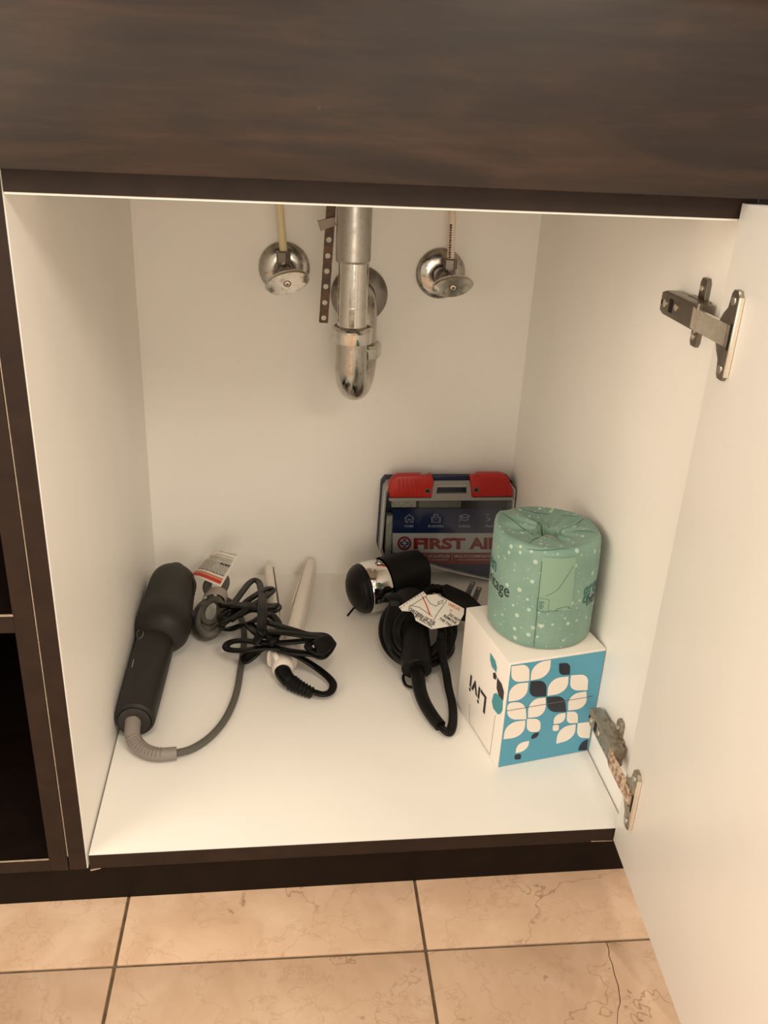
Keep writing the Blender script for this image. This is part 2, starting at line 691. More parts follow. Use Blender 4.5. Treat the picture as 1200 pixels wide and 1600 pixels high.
def corner_poly(q, code, n=6):
    """quad TL,TR,BR,BL in (u,v); code per corner: s sharp, R large round, r small round"""
    def bil(a, b):
        return ((1 - a) * (1 - b) * q[0][0] + a * (1 - b) * q[1][0] + a * b * q[2][0] + (1 - a) * b * q[3][0],
                (1 - a) * (1 - b) * q[0][1] + a * (1 - b) * q[1][1] + a * b * q[2][1] + (1 - a) * b * q[3][1])
    cs = [((0, 0), (0, 1), (1, 0)), ((1, 0), (-1, 0), (0, 1)), ((1, 1), (0, -1), (-1, 0)), ((0, 1), (1, 0), (0, -1))]
    out = []
    for (c, d_in, d_out), k in zip(cs, code):
        r = {'s': 0.04, 'r': 0.3, 'R': 0.62 if code[0] == 'R' else 0.46}[k]
        # corner arc from c + r*d_in to c + r*d_out
        for i in range(n + 1):
            th = (i / n) * math.pi / 2
            a = c[0] + r * (d_in[0] * (1 - math.sin(th)) + d_out[0] * (1 - math.cos(th)))
            b = c[1] + r * (d_in[1] * (1 - math.sin(th)) + d_out[1] * (1 - math.cos(th)))
            out.append(bil(a, b))
    return out


# ================================================================== SETTING
TX, TY, TP, TR_ = 0.03399, -0.07539, 0.30197, -0.01814


def T(a, b, z=0.0):
    return Vector((TX + a * math.cos(TR_) - b * math.sin(TR_), TY + a * math.sin(TR_) + b * math.cos(TR_), z))


mb = MB()
mb.box((-1.3, -2.1, ZF - 0.03), (1.7, 0.62, ZF - 0.0022))
floor = struct(mb.build('floor', 'grout', origin=(0, 0, ZF - 0.03)))
FB = WORLD[floor.name]
g = 0.0016
tm = MB()
tm.box((-TP / 2 + g, -TP / 2 + g, ZF - 0.006), (TP / 2 - g, TP / 2 - g, ZF), bev=0.0011)
tile_mesh = None
for j in range(-5, 2):
    for i in range(-4, 5):
        c = T((i + 0.5) * TP, (j + 0.5) * TP)
        if i == 1 and j == -1:
            continue
        if tile_mesh is None:
            t = MB()
            t.v, t.f, t.m = list(tm.v), list(tm.f), list(tm.m)
            o = t.build('floor_tile', 'peach_marble_tile', origin=(0, 0, 0))
            tile_mesh = o.data
        else:
            o = bpy.data.objects.new('floor_tile', tile_mesh)
            C.objects.link(o)
        o.parent = floor
        o.location = c - FB
        o.rotation_euler = (0, 0, TR_)
# the cracked tile: two pieces along a jagged crack
cr = [at(px, py, ZF) for (px, py) in [(948, 1474), (952, 1484), (951, 1494), (957, 1506), (960, 1522), (966, 1540), (970, 1566), (965, 1578), (964, 1600)]]
cl = []
for p in cr:
    d = p - T(0, 0, ZF)
    cl.append((d.x * math.cos(TR_) + d.y * math.sin(TR_), -d.x * math.sin(TR_) + d.y * math.cos(TR_)))
x0, x1, y1, y0 = TP + g, 2 * TP - g, -g, -TP + g
cl[0] = (cl[0][0], y1)
lx, ly = cl[-1]
cl += [(lx - 0.006, ly - 0.03), (lx - 0.004, ly - 0.07), (lx - 0.012, y0)]
for side in (-1, 1):
    e = [(x + side * 0.0005, y) for (x, y) in cl]
    if side < 0:
        ring = [(x0, y1)] + e + [(x0, y0)]
    else:
        ring = [(x1, y1)] + e + [(x1, y0)]
    q = MB()
    q.prism([T(a, b, ZF) for a, b in ring], [T(a, b, ZF - 0.006) for a, b in ring], bev=0.0004)
    tag(q.build('floor_tile', 'peach_marble_tile', floor, angle=30), 'piece of the cracked peach floor tile')

mb = MB()
mb.box((-1.3, 0.60, ZF - 0.03), (1.7, 0.68, 2.4))
struct(mb.build('wall_back', 'wall_paint'))

mb = MB()
mb.box((-0.62, YK, ZF), (W + P0, YK + 0.016, -0.0179))
struct(mb.build('trim_1', 'toe_kick_board'))

# ================================================================== SINK CABINET
cab = thing('sink_cabinet', (W / 2, 0.28, ZF),
            'white-lined sink cabinet with dark wood front and its right door open', 'cabinet')
P_ = 0.0175
ZT = 0.785


def part(name, mat, parent, *boxes, bev=0.0, **kw):
    m_ = MB()
    for a, b in boxes:
        m_.box(a, b, bev=bev)
    return m_.build(name, mat, parent, **kw)


sl = part('side_panel', 'white_melamine', cab, ((-P_, 0.0006, -P_), (0, D, ZT)))
part('edge_band', 'board_edge', sl, ((-P_ + 0.0004, -0.0006, -P_), (-0.0011, 0.0006, ZT - 0.01)))
sr = part('side_panel', 'white_melamine', cab, ((W, 0.0006, -P_), (W + P_, D, ZT)))
part('edge_band', 'board_edge', sr, ((W + 0.0011, -0.0006, -P_), (W + P_, 0.0006, ZT - 0.01)))
part('back_panel', 'white_melamine', cab, ((-P_, D, -P_), (W + P_, D + 0.006, ZT)))
bp_ = part('bottom_panel', 'white_melamine', cab, ((0.0021, 0.0008, -P_), (W - 0.0019, D, 0)))
part('edge_band', 'board_edge', bp_, ((0.0022, -0.0006, -P_ + 0.0002), (W - 0.0020, 0.0008, -0.0010)))
ch = MB()
a = aty(141, 1359.5, -0.001)
ch.prism([a, aty(158, 1356, -0.001), aty(157, 1357.5, -0.001), aty(142, 1361, -0.001)],
         [Vector((p.x, 0.0, p.z)) for p in (a, aty(158, 1356, 0), aty(157, 1357.5, 0), aty(142, 1361, 0))])
ch.build('chipped_edge', 'pale_edge', bp_, flat=True)
ch = MB()
ch.prism([aty(923, 1314, -0.001), aty(957, 1313.2, -0.001), aty(957, 1314.4, -0.001), aty(924, 1315.3, -0.001)],
         [aty(923, 1314, -0.0002), aty(957, 1313.2, -0.0002), aty(957, 1314.4, -0.0002), aty(924, 1315.3, -0.0002)])
ch.build('chipped_edge', 'pale_edge', bp_, flat=True)
rl = part('top_rail', 'white_melamine', cab, ((0.0002, 0.0006, H), (W - 0.0002, 0.09, H + 0.0175)))
part('edge_band', 'board_edge', rl, ((0.0002, -0.0008, H + 0.0016), (W - 0.0002, 0.0006, H + 0.0176)))
part('front_panel', 'dark_wood', cab, ((-P_, -0.019, 0.6435), (W + P_, -0.0010, ZT)), bev=0.0008)

# door, swung open about 86 degrees
DA = 0.0741
dd = Vector((-math.sin(DA), -math.cos(DA), 0))
dn = Vector((math.cos(DA), -math.sin(DA), 0))
DO = Vector((0.5497, -0.003, 0))
DM = Matrix(((dd.x, dn.x, 0, DO.x), (dd.y, dn.y, 0, DO.y), (0, 0, 1, 0), (0, 0, 0, 1)))
ZD0, ZD1 = -0.0135, 0.6392
mb = MB()
mb.box((0, 0, ZD0), (0.575, 0.0165, ZD1), bev=0.0006)
mb.tf(DM)
door = mb.build('door', 'white_melamine', cab)
tag(door, 'open cabinet door showing its plain white inner face')
mb = MB()
mb.box((0, 0.0165, ZD0), (0.575, 0.0178, ZD1))
mb.tf(DM)
mb.build('outer_veneer', 'dark_wood', door)


# ---- concealed hinges
def door_pt(y):
    s = (DO.y - y) / math.cos(DA)
    return DO + dd * s


def hinge(zc, rusty):
    nick = 'rusty_nickel' if rusty else 'hinge_nickel'
    x1 = W - 0.0002
    m_ = MB()
    # mounting plate: two wings up and down, base block
    yw = 0.054
    for sgn in (1, -1):
        pr = [(yw - 0.0065, 0.010), (yw + 0.0065, 0.010), (yw + 0.0065, 0.026), (yw + 0.004, 0.030), (yw - 0.004, 0.030), (yw - 0.0065, 0.026)]
        m_.prism([(x1 - 0.0045, y, zc + sgn * z) for y, z in pr], [(x1, y, zc + sgn * z) for y, z in pr], bev=0.0012)
    m_.box((x1 - 0.007, 0.040, zc - 0.012), (x1, 0.075, zc + 0.012), bev=0.001)
    h = m_.build('hinge', nick, cab)
    tag(h, 'rusty concealed hinge low on the door' if rusty else 'nickel concealed hinge high on the door')
    # arm
    m_ = MB()
    z0, z1 = zc - 0.0115, zc + 0.0115
    out = [(0.029, z0), (0.029, z1), (0.098, z1 - 0.0005), (0.106, z1 - 0.003), (0.106, z0 + 0.003), (0.098, z0 + 0.0005)]
    m_.prism([(x1 - 0.0175, y, z) for y, z in out], [(x1 - 0.0045, y, z) for y, z in out], bev=0.002)
    m_.build('hinge_arm', nick, h)
    m_ = MB()
    m_.box((x1 - 0.0179, 0.079, zc - 0.006), (x1 - 0.0170, 0.0855, zc + 0.006))
    m_.lathe([(0, 0.0022), (0.0009, 0.002)], (x1 - 0.0174, 0.1005, zc), (-1, 0, 0), 12)
    m_.build('adjust_slot', 'hole_black', h)
    for (y, z, r, x) in ((0.0945, 0, 0.0036, 0.0176), (0.0705, 0.001, 0.0032, 0.0176), (yw, 0.021, 0.003, 0.0046), (yw, -0.021, 0.003, 0.0046)):
        m_ = MB()
        m_.lathe([(0, r), (0.0008, r), (0.0013, r * 0.7), (0.0009, r * 0.3), (0.0009, 0.0001)], (x1 - x, y, zc + z), (-1, 0, 0), 14)
        m_.build('screw', 'bright_nickel', h)
    # link from arm to cup
    m_ = MB()
    pe = door_pt(-0.0345) - dn * 0.0052
    a0 = Vector((x1 - 0.0178, 0.036, 0))
    a1 = Vector((x1 - 0.0200, 0.026, 0))
    for sg in ([a0, a1, pe + Vector((0.001, 0.002, 0)), pe],):
        th = 0.0022
        f = [Vector((p.x - 0.0006, p.y, 0)) for p in sg]
        b = [Vector((p.x + th, p.y, 0)) for p in sg]
        ring = f + list(reversed(b))
        zz = 0.0088
        m_.prism([Vector((p.x, p.y, zc - zz)) for p in ring], [Vector((p.x, p.y, zc + zz)) for p in ring])
    m_.build('hinge_link', 'rusty_link' if rusty else 'bright_nickel', h)
    # pivot barrel
    m_ = MB()
    m_.lathe([(-0.0125, 0.0028), (0.0125, 0.0028)], (x1 - 0.0155, 0.031, zc), (0, 0, 1), 14)
    m_.build('pivot_pin', nick, h)
    m_ = MB()
    m_.box((0.0345, -0.0046, zc - 0.0105), (0.0378, -0.0040, zc + 0.0105))
    m_.tf(DM)
    m_.build('cup_opening', 'hole_black', h)
    # cup plate on the door: long flange with a round belly towards the hinge edge
    m_ = MB()
    L = 0.0355
    pr = [(0.035, L), (0.0385, L - 0.004), (0.0385, -L + 0.004), (0.035, -L), (0.027, -L), (0.024, -L + 0.003), (0.024, -0.020),
          (0.016, -0.016), (0.011, -0.009), (0.011, 0.009), (0.016, 0.016), (0.024, 0.020), (0.024, L - 0.003), (0.027, L)]
    zc2 = zc
    m_.prism([(s_, -0.0042, zc2 + z) for s_, z in pr], [(s_, 0, zc2 + z) for s_, z in pr], bev=0.0012)
    m_.tf(DM)
    cp = m_.build('cup_plate', nick, h)
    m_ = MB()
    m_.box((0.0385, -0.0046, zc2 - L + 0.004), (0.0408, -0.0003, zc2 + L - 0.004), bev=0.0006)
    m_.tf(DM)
    m_.build('lit_cup_edge', 'bright_nickel', h)  # near edge of the plate, its catch of light put into brighter metal
    for z in (0.027, -0.027):
        m_ = MB()
        m_.lathe([(0, 0.0036), (0.001, 0.0033), (0.0006, 0.001), (0.0006, 0.0001)], (0.031, -0.0042, zc2 + z), (0, -1, 0), 14)
        m_.tf(DM)
        m_.build('screw', 'dull_chrome', h)
    return h


hinge(0.5425, False)
hinge(0.0705, True)

# ================================================================== OPEN SHELF UNIT on the left
un = thing('open_shelf_unit', (-0.23, 0.28, ZF), 'dark brown open shelf unit at the left edge beside the sink cabinet', 'shelf unit')
XS = -0.0364
part('side_panel', 'shelf_dark', un, ((XS, 0.0004, -0.0177), (-0.0183, 0.56, ZT)))
part('edge_band', 'board_edge', un, ((XS + 0.0002, -0.0006, -0.0177), (-0.0188, 0.0004, ZT - 0.01)))
part('gap_strip', 'pale_edge', un, ((-0.01835, -0.0002, 0.0), (-0.0176, 0.02, 0.60)))
part('side_panel', 'shelf_dark', un, ((-0.46, 0, -0.0177), (-0.442, 0.56, ZT)))
part('back_panel', 'shelf_dark', un, ((-0.442, 0.555, -0.002), (XS, 0.56, ZT)))
b_ = part('bottom_panel', 'shelf_dark', un, ((-0.442, 0.0004, -0.0177), (XS, 0.555, -0.0024)))
part('edge_band', 'board_edge', b_, ((-0.442, -0.0006, -0.0176), (XS, 0.0004, -0.0030)))
part('worn_edge', 'pale_edge', b_, ((-0.442, -0.0007, -0.0030), (XS, 0.0006, -0.0021)))
s_ = part('shelf', 'shelf_dark', un, ((-0.442, 0.0004, 0.2625), (XS, 0.555, 0.2800)))
part('edge_band', 'board_edge', s_, ((-0.442, -0.0006, 0.2625), (XS, 0.0004, 0.2792)))
part('worn_edge', 'pale_edge', s_, ((-0.442, -0.0007, 0.2792), (XS + 0.0005, 0.0008, 0.2806)))

mb = MB()
mb.box((-0.62, -0.045, ZT + 0.0003), (W + 0.04, 0.5995, ZT + 0.03), bev=0.003)
tag(mb.build('countertop', 'counter_stone'), 'stone countertop over the sink cabinet and shelf unit', 'countertop')

# ================================================================== PLUMBING
# ---- chrome trap
xf, yf = 0.2895, 0.4617
xr, yr = 0.3130, 0.5417
trap = thing('sink_trap', (xf, yf, 0.32), 'chrome sink drain trap hanging in the middle of the cabinet', 'drain pipe')
m_ = MB()
m_.lathe([(0, 0.0222), (0.205, 0.0222), (0.205, 0.0215)][:2] + [(0.206, 0.0218)], (xf, yf, 0.5175), (0, 0, 1), 40)
m_.lathe([(-0.003, 0.0205), (0, 0.0222)], (xf, yf, 0.5175), (0, 0, 1), 40, cap=False)
m_.build('tailpiece_sleeve', 'dull_chrome', trap)
m_ = MB()
m_.lathe([(0, 0.0195), (0.155, 0.0195)], (xf + 0.0012, yf, 0.405), (0, 0, 1), 40)
m_.lathe([(0, 0.0195), (0.001, 0.0198), (0.002, 0.0195)], (xf + 0.0012, yf, 0.458), (0, 0, 1), 40, cap=False)
m_.build('tailpiece', 'polished_chrome', trap)


def slip_nut(x, y, z, r, h):
    q = MB()
    k = 8
    out = []
    for i in range(k * 4):
        th = 2 * math.pi * i / (k * 4)
        lobe = 1.0 if (i % 4) in (0, 1) else 0.955
        out.append((x + math.cos(th) * r * lobe, y + math.sin(th) * r * lobe))
    q.prism([(a_, b2, z) for a_, b2 in out], [(a_, b2, z + h * 0.72) for a_, b2 in out], bev=0.0006)
    q.lathe([(h * 0.70, r * 0.985), (h * 0.82, r * 1.01), (h * 0.95, r * 0.97), (h, r * 0.86), (h * 0.96, r * 0.78)], (x, y, z), (0, 0, 1), 40)
    q.build('slip_nut', 'polished_chrome', trap, angle=30)


slip_nut(xf + 0.0015, yf, 0.4125, 0.0272, 0.0205)
slip_nut(xr + 0.001, yr, 0.3735, 0.0262, 0.0195)
m_ = MB()
zb = 0.3845
Rb = 0.5 * math.hypot(xr - xf, yr - yf)
path = [Vector((xf + 0.001, yf, 0.418)), Vector((xf + 0.001, yf, 0.40))]
for k in range(0, 25):
    th = math.pi * k / 24
    f = 0.5 - 0.5 * math.cos(th)
    path.append(Vector((xf + 0.001 + (xr - xf) * f, yf + (yr - yf) * f, zb - 0.0415 * math.sin(th))))
m_.tube(path, 0.0208, seg=28)
m_.build('trap_bend', 'worn_chrome', trap)
m_ = MB()
path = [Vector((xr, yr, 0.375)), Vector((xr, yr, 0.41))]
re = 0.034
for k in range(0, 13):
    th = math.pi / 2 * k / 12
    path.append(Vector((xr, yr + re * (1 - math.cos(th)), 0.4190 + re * math.sin(th))))
path.append(Vector((xr, D - 0.0005, 0.4190 + re)))
m_.tube(path, 0.0192, seg=28)
m_.build('trap_arm', 'worn_chrome', trap)
m_ = MB()
m_.lathe([(0.0002, 0.0405), (0.0025, 0.0408), (0.006, 0.038), (0.010, 0.031), (0.0125, 0.0235), (0.0135, 0.0205), (0.009, 0.0196)], (xr - 0.003, D, 0.4515), (0, -1, 0), 48)
m_.build('wall_flange', 'dark_chrome', trap)


# ---- shutoff valves
def valve(cx, cz, hx, hz, half, tilt, tube_pts, tube_mat, label, r_tube, marks):
    v = thing('shutoff_valve', (cx, D, cz - 0.036), label, 'water valve', 'shutoff valves under the sink')
    q = MB()
    q.lathe([(0.0002, 0.0350), (0.002, 0.0356), (0.004, 0.0345), (0.007, 0.0285), (0.0088, 0.020), (0.0095, 0.013), (0.009, 0.0105)], (cx, D, cz), (0, -1, 0), 48)
    q.build('escutcheon', 'worn_chrome', v)
    q = MB()
    q.lathe([(0.010, 0.0105), (0.018, 0.0105), (0.019, 0.0125), (0.034, 0.0125), (0.036, 0.010), (0.046, 0.009), (0.05, 0.007)], (cx, D, cz), (0, -1, 0), 24)
    tp = Vector(tube_pts[0])
    q.lathe([(-0.003, 0.0085), (0.010, 0.0085)], (tp.x, tp.y, cz + 0.004), (0, 0, 1), 18)
    q.build('valve_body', 'hinge_nickel', v)
    q = MB()
    q.lathe([(0, 0.0100), (0.0125, 0.0100), (0.014, 0.0088)], (tp.x, tp.y, tp.z - 0.013), (0, 0, 1), 6)
    q.build('compression_nut', 'hinge_nickel', v, angle=25)
    # oval handle
    q = MB()
    hy = D - 0.060
    prof = [(0.0, 0.80), (0.002, 0.97), (0.006, 1.0), (0.0085, 0.985), (0.0098, 0.93), (0.0100, 0.62), (0.0097, 0.3), (0.0097, 0.001)]
    q.lathe(prof, (0, 0, 0), (0, -1, 0), 48, side=(1, 0, 0))
    for p in q.v:
        ex = abs(p.x)
        p.x *= half
        p.z *= half * 0.54
        if p.y < -0.0085:
            p.y += 0.0022 * (ex ** 2)
    lean = Matrix.Rotation(math.radians(20), 4, 'X')
    q.tf(Matrix.Translation((hx, hy, hz)) @ lean @ Matrix.Rotation(-tilt, 4, 'Y'))
    hd = q.build('handle', 'cast_chrome', v)
    q = MB()
    q.lathe([(0.0085, 0.0052), (0.0096, 0.0052), (0.0098, 0.0046)], (0, 0, 0), (0, -1, 0), 20)
    q.tf(Matrix.Translation((hx, hy, hz)) @ lean)
    q.build('screw_recess', 'ink_brown', hd)
    q = MB()
    q.lathe([(0.0090, 0.0040), (0.0104, 0.0038), (0.0109, 0.0022), (0.0109, 0.0001)], (0, 0, 0), (0, -1, 0), 18)
    q.tf(Matrix.Translation((hx, hy, hz)) @ lean)
    q.build('screw', 'bright_nickel', hd)
    q = MB()
    for an in (0, math.pi / 2):
        n0 = len(q.v)
        q.box((-0.0022, -0.0113, -0.0004), (0.0022, -0.0108, 0.0004))
        q.tf(Matrix.Rotation(an + 0.3, 4, 'Y'), n0)
    q.tf(Matrix.Translation((hx, hy, hz)) @ lean)
    q.build('screw_slot', 'hole_black', hd)
    q = MB()
    q.tube(smooth(tube_pts, 6), r_tube, seg=14)
    st = q.build('supply_tube', tube_mat, v)
    if marks:
        q = MB()
        pts = smooth(tube_pts, 6)
        for k in range(14):
            f = 0.06 + k * 0.055
            p = Vector(tube_pts[0]).lerp(Vector(tube_pts[1]), f)
            w = random.uniform(0.0012, 0.0024)
            q.box((p.x - 0.0036, p.y - r_tube - 0.0002, p.z - w), (p.x - 0.0012, p.y - r_tube * 0.75, p.z + w * 0.5))
            q.box((p.x - 0.0036, p.y - r_tube - 0.0002, p.z - w * 0.2), (p.x - 0.0002, p.y - r_tube * 0.85, p.z + 0.0004))
        q.build('tube_print', 'ink_brown', st)
    return v


yT = D - 0.028
t0 = aty(443, 393, yT)
t1 = aty(437, 325, yT - 0.004)
valve(0.2038, 0.4861, aty(449, 440, D - 0.068).x, aty(449, 439, D - 0.066).z, 0.0305, math.radians(19),
      [t0, t1, t1 + (t1 - t0) * 0.8, Vector((t1.x - 0.01, t1.y, ZT - 0.002))], 'cream_tube',
      'chrome shutoff valve with plain cream supply tube, left of the drain', 0.0052, False)
t0 = aty(704, 405, yT)
t1 = aty(707, 335, yT - 0.004)
valve(0.4253, 0.4841, aty(708, 447, D - 0.068).x, aty(708, 445, D - 0.066).z, 0.0285, math.radians(9),
      [t0, t1, t1 + (t1 - t0) * 0.8, Vector((t1.x + 0.004, t1.y, ZT - 0.002))], 'blush_tube',
      'chrome shutoff valve with printed pinkish supply tube, right of the drain', 0.0050, True)

# ---- perforated strap with a clip
ys = 0.478
q = MB()
top, bot = aty(517.5, 322, ys), aty(505.5, 503, ys)
ax = (bot - top)
Ls = ax.length
ax.normalize()
sd = Vector((0, 1, 0)).cross(ax).normalized()
if sd.x < 0:
    sd = -sd
hw = 0.0060
holes = []
for (hx_, hy_) in [(515, 375), (513, 400), (511, 424), (509.3, 448), (508, 473), (506.5, 497)]:
    p = aty(hx_, hy_, ys) - top
    holes.append(p.dot(ax))
sp = 0.5 * (holes[1] - holes[0])
cur = -0.06
th = 0.0014


def sp_pt(t_, u_, y_):
    return top + ax * t_ + sd * u_ + Vector((0, y_, 0))


def strap_plate(t0_, t1_):
    f = [sp_pt(t0_, -hw, 0), sp_pt(t0_, hw, 0), sp_pt(t1_, hw, 0), sp_pt(t1_, -hw, 0)]
    q.prism(f, [p + Vector((0, th, 0)) for p in f])


strap_plate(-(ZT - 0.001 - top.z) / abs(ax.z), holes[0] - sp)
for k, hc in enumerate(holes):
    h0, h1 = hc - sp, (hc + sp if k < 5 else hc + 0.0065)
    if k < 5:
        h1 = 0.5 * (hc + holes[k + 1])
    if k > 0:
        h0 = 0.5 * (hc + holes[k - 1])
    nseg = 24
    inn, outr = [], []
    for i in range(nseg):
        an = 2 * math.pi * i / nseg
        cx_, sy_ = math.cos(an), math.sin(an)
        inn.append((hc + 0.0034 * sy_, 0.0034 * cx_))
        m1 = min(hw / max(abs(cx_), 1e-6), (h1 - hc if sy_ > 0 else hc - h0) / max(abs(sy_), 1e-6))
        outr.append((hc + m1 * sy_, m1 * cx_))
    vs, fs = [], []
    for y_ in (0, th):
        vs += [sp_pt(a_, b2, y_) for a_, b2 in inn] + [sp_pt(a_, b2, y_) for a_, b2 in outr]
    for i in range(nseg):
        j = (i + 1) % nseg
        fs += [[i, j, nseg + j, nseg + i], [2 * nseg + j, 2 * nseg + i, 3 * nseg + i, 3 * nseg + j],
               [i, 2 * nseg + i, 2 * nseg + j, j], [nseg + i, nseg + j, 3 * nseg + j, 3 * nseg + i]]
    q.add(vs, fs)
strap = thing('perforated_strap', (bot.x, ys, bot.z), 'rusty perforated metal strap hanging left of the drain pipe', 'metal strap')
q.build('strap', 'rusty_strap', strap, flat=True, normals=False)
q = MB()
cpts = [aty(498, 345, ys - 0.006), aty(522, 339, ys - 0.006), aty(526, 352, ys - 0.006), aty(502, 360.5, ys - 0.006)]
q.prism(cpts, [p + Vector((0, 0.003, 0)) for p in cpts], bev=0.0004)
q.prism([cpts[0], cpts[0] + Vector((-0.0012, 0, 0)), cpts[3] + Vector((-0.0012, 0, 0)), cpts[3]],
        [p + Vector((0, 0.010, 0)) for p in (cpts[0], cpts[0] + Vector((-0.0012, 0, 0)), cpts[3] + Vector((-0.0012, 0, 0)), cpts[3])])
q.build('clip', 'clip_steel', strap, flat=True)

# ================================================================== FIRST AID KIT
YF = D - 0.042
kit = thing('first_aid_kit', (0.457, D - 0.025, 0.0), 'clear and navy first aid case with red clasps standing in the back corner', 'first aid kit')


def K(px, py, y=YF):
    p = aty(px, py, y)
    p.x = min(p.x, W - 0.0022)
    return p


kit_px = [(600, 766), (606, 758), (700, 757), (800, 757), (806, 764), (808, 800), (806, 890), (798, 908), (780, 909), (757, 905), (722, 898), (690, 890), (668, 883),
          (652, 877), (632, 873), (612, 872), (597, 874), (592.5, 862)]
ko = [K(*p) for p in kit_px]
kx = sum(p.x for p in ko) / len(ko)
kz = 0.09


def shrink(ps, d, y):
    out = []
    for p in ps:
        v_ = Vector((kx - p.x, 0, kz - p.z))
        out.append(Vector((p.x + (d if p.x < kx - 0.05 else (-d if p.x > kx + 0.05 else 0)), y,
                           p.z + (d if p.z < 0.08 else (-d if p.z > 0.14 else 0)))))
    return out


zmin = min(p.z for p in ko)
q = MB()
rear = shrink(ko, -0.0006, D - 0.016)
rear = [Vector((min(p.x, W - 0.0006), p.y, p.z)) for p in rear]
low = min(p.z for p in rear)
q.prism(rear, [Vector((p.x, D - 0.0006, p.z)) for p in rear], bev=0.0015)
# block added under the case as a support
q.box((0.505, D - 0.012, 0.0002), (0.556, D - 0.001, 0.02))
q.build('rear_shell', 'navy_plastic', kit)
# clear front rim
q = MB()
o1, o2 = shrink(ko, 0.0008, D - 0.016), shrink(ko, 0.0008, YF)
i1, i2 = shrink(ko, 0.0045, D - 0.016), shrink(ko, 0.0045, YF)
n_ = len(ko)
q.add(o1 + o2 + i1 + i2, [f for i in range(n_) for j in [(i + 1) % n_] for f in
                          ([i, j, n_ + j, n_ + i], [2 * n_ + j, 2 * n_ + i, 3 * n_ + i, 3 * n_ + j],
                           [n_ + i, n_ + j, 3 * n_ + j, 3 * n_ + i], [j, i, 2 * n_ + i, 2 * n_ + j])])
q.build('front_rim', 'frost_plastic', kit)
q = MB()
q.tube([p + Vector((0, -0.0004, 0)) for p in shrink(ko, 0.0014, YF)], 0.0009, seg=6, closed=True)
q.build('rim_bead', 'white_print', kit)
# contents behind the cover
q = MB()
for (a0, a1, mi) in (((604, 806), (611, 868), 0), ((612, 782), (650, 793), 0), ((655, 783), (720, 793), 1)):
    p0, p1 = K(a0[0], a0[1], YF + 0.006), K(a1[0], a1[1], YF + 0.006)
    q.box((p0.x, YF + 0.006, p1.z), (p1.x, YF + 0.02, p0.z), bev=0.001, mi=mi)
q.build('packets', ['packet_cream', 'ink_grey'], kit)
YL = YF + 0.0035
q = MB()
lab = [K(614, 795, YL), K(800, 795, YL), K(800, 905, YL), K(757, 900, YL), K(722, 893, YL), K(690, 885, YL), K(668, 878, YL), K(650, 870, YL), K(612, 868, YL)]
q.prism(lab, [p + Vector((0, 0.0012, 0)) for p in lab])
card = q.build('label_card', 'navy_print', kit, flat=True)
tag(card, 'navy, white and red printed label card')


def rect(mbx, a, b, y, mi=0):
    p0, p1, p2, p3 = K(a[0], a[1], y), K(b[0], a[1], y), K(b[0], b[1], y), K(a[0], b[1], y)
    mbx.poly([p0, p1, p2, p3], mi)


q = MB()
rect(q, (613.3, 833), (800, 863.5), YL - 0.0002, 0)
q.build('white_band', 'white_print', card, flat=True, normals=False)
q = MB()
rect(q, (613, 863.5), (800, 874), YL - 0.0002)
lowr = [K(632, 873.5, YL - .0002), K(800, 873.5, YL - .0002), K(800, 881, YL - .0002), K(700, 881.5, YL - .0002), K(672, 878.5, YL - .0002), K(652, 874, YL - .0002)]
q.poly(lowr)
q.build('red_band', 'red_print', card, flat=True, normals=False)


def kfn(x0_, x1_, yb, yt, y=YL - 0.0005):
    return lambda u, v_: K(x0_ + (x1_ - x0_) * u, yb + (yt - yb) * v_, y)


q = MB()
add_text(q, 'FIRST', kfn(646.5, 727.5, 858.5, 840.5), 0.05)
add_text(q, 'AID', kfn(733, 785, 858.5, 840.0), 0.05)
q.build('first_aid_lettering', 'red_print', card, flat=True, normals=False)
q = MB()
add_text(q, 'ASSORTMENT OF SUPPLIES', kfn(624, 703, 871.3, 867), 0.02)
add_text(q, 'MULTI-COMPARTMENT', kfn(710.5, 783, 871.3, 867), 0.02)
rect(q, (706.4, 865.8), (707.0, 878), YL - 0.0005)
for (a, b, mi) in ((660, 701, 0), (716, 790, 0)):
    x_ = a
    while x_ < b:
        w_ = random.uniform(2, 6)
        rect(q, (x_, 874), (min(b, x_ + w_), 875.2), YL - 0.0005)
        x_ += w_ + 1
q.build('fine_print', 'white_print', card, flat=True, normals=False)
# round emblem with a cross
q = MB()


def kcirc(cx_, cy_, r_, y, n=28, ky=1.0):
    return [K(cx_ + r_ * math.cos(2 * math.pi * i / n), cy_ + r_ * ky * math.sin(2 * math.pi * i / n), y) for i in range(n)]


q.poly(kcirc(632, 849, 11, YL - 0.0004), 0)
q.poly(kcirc(632, 849, 7.6, YL - 0.0006), 1)
for i, (a, b) in enumerate((((625.5, 846.4), (638.5, 851.6)), ((629.4, 842.5), (634.6, 855.5)))):
    rect(q, a, b, YL - 0.0008 - i * 0.00005, 2)
for i, (a, b) in enumerate((((628, 848.0), (636, 850)), ((631.0, 844.5), (633.0, 853.5)))):
    rect(q, a, b, YL - 0.0010 - i * 0.00005, 1)
q.build('cross_emblem', ['red_print', 'white_print', 'navy_print'], card, flat=True, normals=False)
# icons and their words
q = MB()


def kline(pts, w=0.0011):
    for a, b in zip(pts[:-1], pts[1:]):
        p0, p1 = K(*a, YL - 0.0005), K(*b, YL - 0.0005)
        d_ = (p1 - p0).normalized()
        s2 = Vector((0, 1, 0)).cross(d_).normalized() * w * 0.5
        q.poly([p0 - s2 - d_ * w * 0.4, p1 - s2 + d_ * w * 0.4, p1 + s2 + d_ * w * 0.4, p0 + s2 - d_ * w * 0.4])


